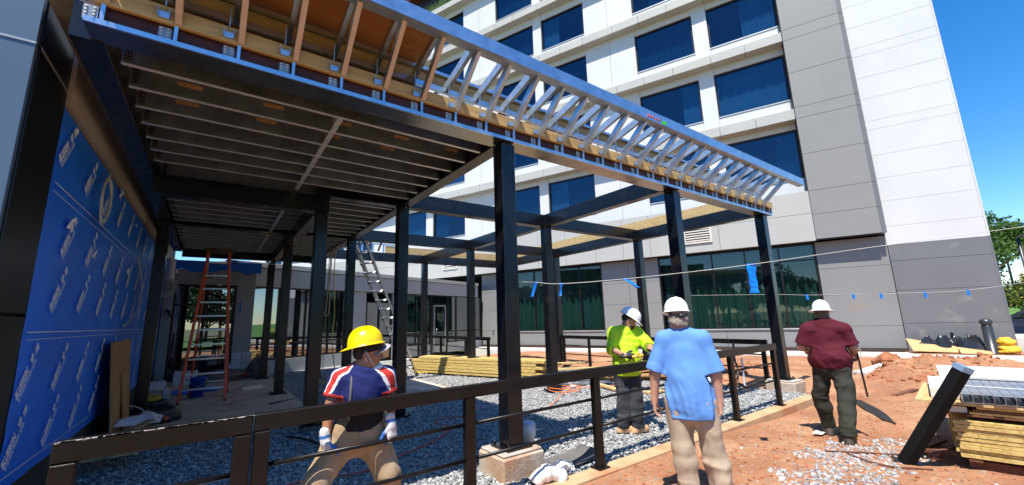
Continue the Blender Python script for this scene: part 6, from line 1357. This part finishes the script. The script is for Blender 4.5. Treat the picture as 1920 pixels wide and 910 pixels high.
# --- man in blue T-shirt seen from behind
m3 = dict(shL=[3.565, 2.415, 1.425], shR=[3.735, 2.120, 1.425], elL=[3.495, 2.50, 1.10], elR=[3.765, 2.045, 1.10], wrL=[3.50, 2.535, .85], wrR=[3.785, 2.05, .86], neck=[3.640, 2.285, 1.50], hipL=[3.59, 2.345, .86], hipR=[3.70, 2.165, .86], kneeL=[3.585, 2.33, .47], kneeR=[3.745, 2.14, .47], anL=[3.60, 2.32, .09], anR=[3.775, 2.10, .09])
m3 = {k: np.array(v) for k, v in m3.items()}
W3 = person('man in light blue shirt, khaki trousers and white hard hat, back turned', (3.67, 2.23, 0), 'b')
view = unit([.857, .515, 0]); up = np.array([0, 0, 1.]); side = unit(m3['shR']-m3['shL']); front = unit(np.cross(up, side)); front = front if np.dot(front, view) > 0 else -front; TF_ = np.stack([side, front, up])
hc = np.array([3.635, 2.295, 1.625]); hf = unit(view+np.array([-.25, .35, -.08])); hu = unit([.05, .03, 1])
f = Field(); headparts(f, hc, hf, hu, 1.0); f.rc(hc-hu*.06-hf*.02, m3['neck']-up*.03, .058, .066, .035); torso(f, m3, TF_, -.01, .03); arms(f, m3, .004, .048, .042, .029); legs(f, m3, -.012)
hand(f, m3['wrL'], [.05, .04, -1], [-.6, .75, 0], view, 1.05, .55, spread=.5); hand(f, m3['wrR'], [.0, .02, -1], [.6, -.75, .0], view, 1.05, .9)
part(W3, 'body', fmesh('body', f, .007, M['skin_b']), None)
f = Field(); torso(f, m3, TF_, .018, .03); hp_ = (m3['hipL']+m3['hipR'])/2; f.el(hp_+up*.12, (.188, .150, .30), TF_, .08); f.el(hp_-up*.06, (.205, .162, .24), TF_, .06)
for a in 'LR':
    e = m3['sh'+a]+(m3['el'+a]-m3['sh'+a])*.92+(side*(.012 if a == 'R' else -.012)); f.rc(m3['sh'+a], e, .066, .080, .05); f.cut(e, e-m3['sh'+a], near=.14); ee = unit(e-m3['sh'+a]); f.rc(e-ee*.03, e+ee*.06, .060, .064, .004, -1)
f.cut(hp_-up*.135, -up); f.el(m3['neck']+up*.045+front*.01, (.072, .075, .045), TF_, .012, -1)
def tfold(P):
    low = np.clip((1.38-P[:, 2])*2.2, .12, 1); lw = np.clip((1.05-P[:, 2])*3, 0, 1); sh = P+np.outer(P[:, 2]-1.1, side)*.35
    return folds(.016, (8, 8, 1.5), 71, TF_)(sh)*low+folds(.012, (2.5, 2.5, 8), 73, TF_)(sh)*lw+folds(.005, (11, 11, 6), 75, TF_)(P)*low
part(W3, 'shirt', fmesh('shirt', f, .0075, cloth('light blue jersey', (.115, .27, .62), .9, .06, 5, .12, 200), tfold), None)
f = Field(); f.el(hp_-up*.02, (.165, .135, .16), TF_, .05); legs(f, m3, .022, .088, .062, .056); f.cut(hp_+up*.06, up)
for a in 'LR': f.cut(m3['an'+a]-up*.055, -up)
part(W3, 'trousers', fmesh('trousers', f, .008, cloth('khaki chinos', (.42, .33, .235), .8, .08), lambda P: folds(.017, (7, 7, 1.7), 81)(P)+folds(.011, (3, 3, 7), 83)(P)*np.clip((.62-P[:, 2])*4, .25, 1)), None)
for a in 'LR': boots(W3, a, m3['an'+a], view[:2], mat('brown shoe', (.09, .05, .03), .6, 0, .2, 8), -.03, 1.05)
hat('hard_hat', W3, hc+hu*.058, hf, hu, WHT2, (.116, .142, .145), s=.93)
sd_ = np.cross(hf, hu); f = Field(); Fh = np.stack([sd_, hf, hu]); f.el(hc-hf*.018+hu*.02, (.088, .102, .09), Fh, .01); f.el(hc-hf*.064-hu*.050, (.082, .056, .050), Fh, .04); f.el(hc-hf*.02-hu*.02, (.094, .05, .06), Fh, .03)
f.cut(hc+hf*.03, hf); f.cut(hc-hu*.10, -hu+hf*.3); part(W3, 'hair', fmesh('hair', f, .006, M['hair_grey'], lambda P: .006*vnoise(P*np.array([70, 70, 30]), 3)+.008*vnoise(P*26, 4)), None)
f = Field()
for sg in (-1, 1): f.rc(hc-hf*.114+hu*.010, hc-hf*.098+sd_*sg*.050+hu*.012, .014, .012, .01); f.rc(hc-hf*.098+sd_*sg*.050+hu*.012, hc-hf*.05+sd_*sg*.088+hu*.03, .010, .008, .01)
f.el(hc-hf*.124+hu*.008, (.030, .014, .020), Fh, .02)
part(W3, 'hat_harness', fmesh('hat_harness', f, .006, M['black_plastic']), None)

# --- man in maroon polo walking away
m4 = dict(shL=[7.085, 2.385, 1.385], shR=[7.195, 2.01, 1.38], elL=[7.05, 2.49, 1.13], elR=[7.24, 1.925, 1.13], wrL=[7.25, 2.50, 1.08], wrR=[7.40, 1.98, 1.05], neck=[7.14, 2.2, 1.49], hipL=[7.11, 2.275, .84], hipR=[7.17, 2.105, .85], kneeL=[7.15, 2.38, .44], kneeR=[6.99, 2.03, .46], anL=[7.24, 2.37, .05], anR=[6.80, 2.03, .05])
m4 = {k: np.array(v) for k, v in m4.items()}
W4 = person('heavy man in a maroon polo shirt and full brim white hard hat walking away', (7.05, 2.18, -.08), 'c')
view = unit([.957, .29, 0]); up = unit([.03, .01, 1.]); side = unit(m4['shR']-m4['shL']); side = unit(side-up*np.dot(side, up)); front = unit(np.cross(up, side)); front = front if np.dot(front, view) > 0 else -front; TF_ = np.stack([side, front, up])
hc = np.array([7.155, 2.205, 1.60]); hf = unit(view+np.array([.0, .0, -.12])); hu = unit([.10, .02, 1])
f = Field(); headparts(f, hc, hf, hu, 1.04); f.rc(hc-hu*.06-hf*.02, m4['neck']-up*.03, .066, .076, .035); torso(f, m4, TF_, .0, .07); arms(f, m4, .008, .054, .048, .033); legs(f, m4, -.01, .095, .064, .046)
hand(f, m4['wrL'], [.9, .2, -.2], [0, .3, 1], [.1, -1, 0], 1.08, .9); hand(f, m4['wrR'], [.5, -.1, -.8], [.2, -1, .1], view, 1.08, 1.0)
part(W4, 'body', fmesh('body', f, .0085, M['skin_b']), None)
f = Field(); torso(f, m4, TF_, .032, .085); hp_ = (m4['hipL']+m4['hipR'])/2; f.el(hp_+up*.12, (.24, .195, .20), TF_, .08)
for a in 'LR':
    e = m4['sh'+a]+(m4['el'+a]-m4['sh'+a])*.88; f.rc(m4['sh'+a], e, .082, .090, .05); f.cut(e, e-m4['sh'+a], near=.15); ee = unit(e-m4['sh'+a]); f.rc(e-ee*.05, e+ee*.06, .078, .084, .008, -1)
f.cut(hp_+up*.0, -up); f.rc(m4['neck']-up*.02-front*.01, m4['neck']+up*.028+front*.01, .086, .080, .015); f.el(m4['neck']+up*.065+front*.02, (.07, .075, .035), TF_, .008, -1)
part(W4, 'polo_shirt', fmesh('polo_shirt', f, .0085, cloth('maroon pique', (.085, .008, .018), .85, .1, 5, .15, 150), lambda P, a=folds(.010, (6, 6, 2.), 91, TF_), b=folds(.013, (2.5, 2.5, 8), 93, TF_): a(P)+b(P)), None)
f = Field(); f.el(hp_+up*.02, (.20, .165, .16), TF_, .05); legs(f, m4, .022, .088, .064, .058); f.el((m4['hipR']+m4['kneeR'])/2-up*.09+side*.05, (.06, .08, .10), TF_, .05); f.cut(hp_+up*.14, up)
for a in 'LR': f.cut(m4['an'+a]-up*.03, -up)
part(W4, 'trousers', fmesh('trousers', f, .0085, cloth('dark olive cargo cloth', (.034, .034, .025), .85, .2), lambda P: folds(.016, (6, 6, 2), 95)(P)+folds(.013, (3, 3, 7), 97)(P)), None)
for a, z in (('L', -.09), ('R', -.09)): boots(W4, a, m4['an'+a], view[:2], mat('dark brown boot', (.045, .03, .022), .7, 0, .25, 8), z, 1.1, .20)
hat('hard_hat', W4, hc+hu*.052, hf, hu, WHT2, (.118, .142, .158), brim='full', s=.94)
sd_ = np.cross(hf, hu); Fh = np.stack([sd_, hf, hu]); f = Field(); f.el(hc-hf*.015+hu*.02, (.087, .105, .085), Fh, .01); f.el(hc-hf*.06-hu*.045, (.07, .045, .045), Fh, .04); f.cut(hc+hf*.03, hf); f.cut(hc-hu*.085, -hu); part(W4, 'hair', fmesh('hair', f, .007, M['hair_brown'], lambda P: .003*vnoise(P*60, 3)), None)
m = MB(); m.bar((7.44, 1.955, 1.10), (7.47, 1.93, .46), .02, .13, Vector((.9, .3, 0)), ch=.004); top('steel_plate', m, M['black_steel'], 'dark flat steel plate carried upright in the right hand of the man in maroon', 'plate')
m = MB(); m.bar((7.38, 1.90, 1.14), (7.385, 1.895, .98), .004, .10, Vector((.9, .3, 0))); top('paper_sheet', m, M['white_paint'], 'folded white paper held with the steel plate by the man in maroon', 'paper')
# ------------------------------------------------------------------ camera, sky, sun
cam = bpy.data.cameras.new('camera'); co = bpy.data.objects.new('camera', cam); COL.objects.link(co); SC.camera = co
cam.sensor_width = 36; cam.sensor_fit = 'HORIZONTAL'; cam.lens = 762.37/1920*36; cam.clip_start = .05; cam.clip_end = 3000
yaw, pit, rol = .633629454, .185102605, -.029362582
fw = Vector((math.sin(yaw), math.cos(yaw), 0)); rt = Vector((math.cos(yaw), -math.sin(yaw), 0)); up = Vector((0, 0, 1))
f2 = fw*math.cos(pit)+up*math.sin(pit); u2 = up*math.cos(pit)-fw*math.sin(pit)
r3 = rt*math.cos(rol)+u2*math.sin(rol); u3 = u2*math.cos(rol)-rt*math.sin(rol)
co.matrix_world = Matrix(((r3.x, u3.x, -f2.x, 0), (r3.y, u3.y, -f2.y, 0), (r3.z, u3.z, -f2.z, 1.66), (0, 0, 0, 1)))
sd = Vector((-.43, -.25, 1.)).normalized()      # towards the sun
SL = bpy.data.lights.new('sun', 'SUN'); SL.energy = 4.1; SL.angle = R_(.53); SL.color = (1, .955, .88)
so = bpy.data.objects.new('sun', SL); COL.objects.link(so); so.rotation_euler = (-sd).to_track_quat('-Z', 'Y').to_euler(); so.location = (-10, -8, 30)
W = bpy.data.worlds.new('World'); SC.world = W; W.use_nodes = True; nt = W.node_tree; nt.nodes.clear()
sk = nt.nodes.new('ShaderNodeTexSky'); sk.sky_type = 'NISHITA'; sk.sun_disc = False
sk.sun_elevation = math.asin(sd.z); sk.sun_rotation = math.atan2(sd.x, sd.y)
sk.altitude = 300; sk.air_density = 1.0; sk.dust_density = .25; sk.ozone_density = 3.5
bg = nt.nodes.new('ShaderNodeBackground'); bg.inputs[1].default_value = .115; wo = nt.nodes.new('ShaderNodeOutputWorld')
hs = nt.nodes.new('ShaderNodeHueSaturation'); hs.inputs['Hue'].default_value = .503; hs.inputs['Saturation'].default_value = 1.36; hs.inputs['Value'].default_value = 1.0; nt.links.new(sk.outputs[0], hs.inputs['Color']); nt.links.new(hs.outputs[0], bg.inputs[0]); nt.links.new(bg.outputs[0], wo.inputs[0])
SC.view_settings.view_transform = 'Standard'; SC.view_settings.look = 'None'; SC.view_settings.exposure = 1.04; SC.view_settings.gamma = 1; SC.view_settings.use_curve_mapping = False
SC.render.engine = 'CYCLES'; SC.cycles.max_bounces = 8; SC.cycles.diffuse_bounces = 6; SC.cycles.glossy_bounces = 4; SC.cycles.transparent_max_bounces = 10; SC.cycles.transmission_bounces = 4
SC.cycles.caustics_reflective = False; SC.cycles.caustics_refractive = False; SC.cycles.sample_clamp_indirect = 6
SC.cycles.use_denoising = True
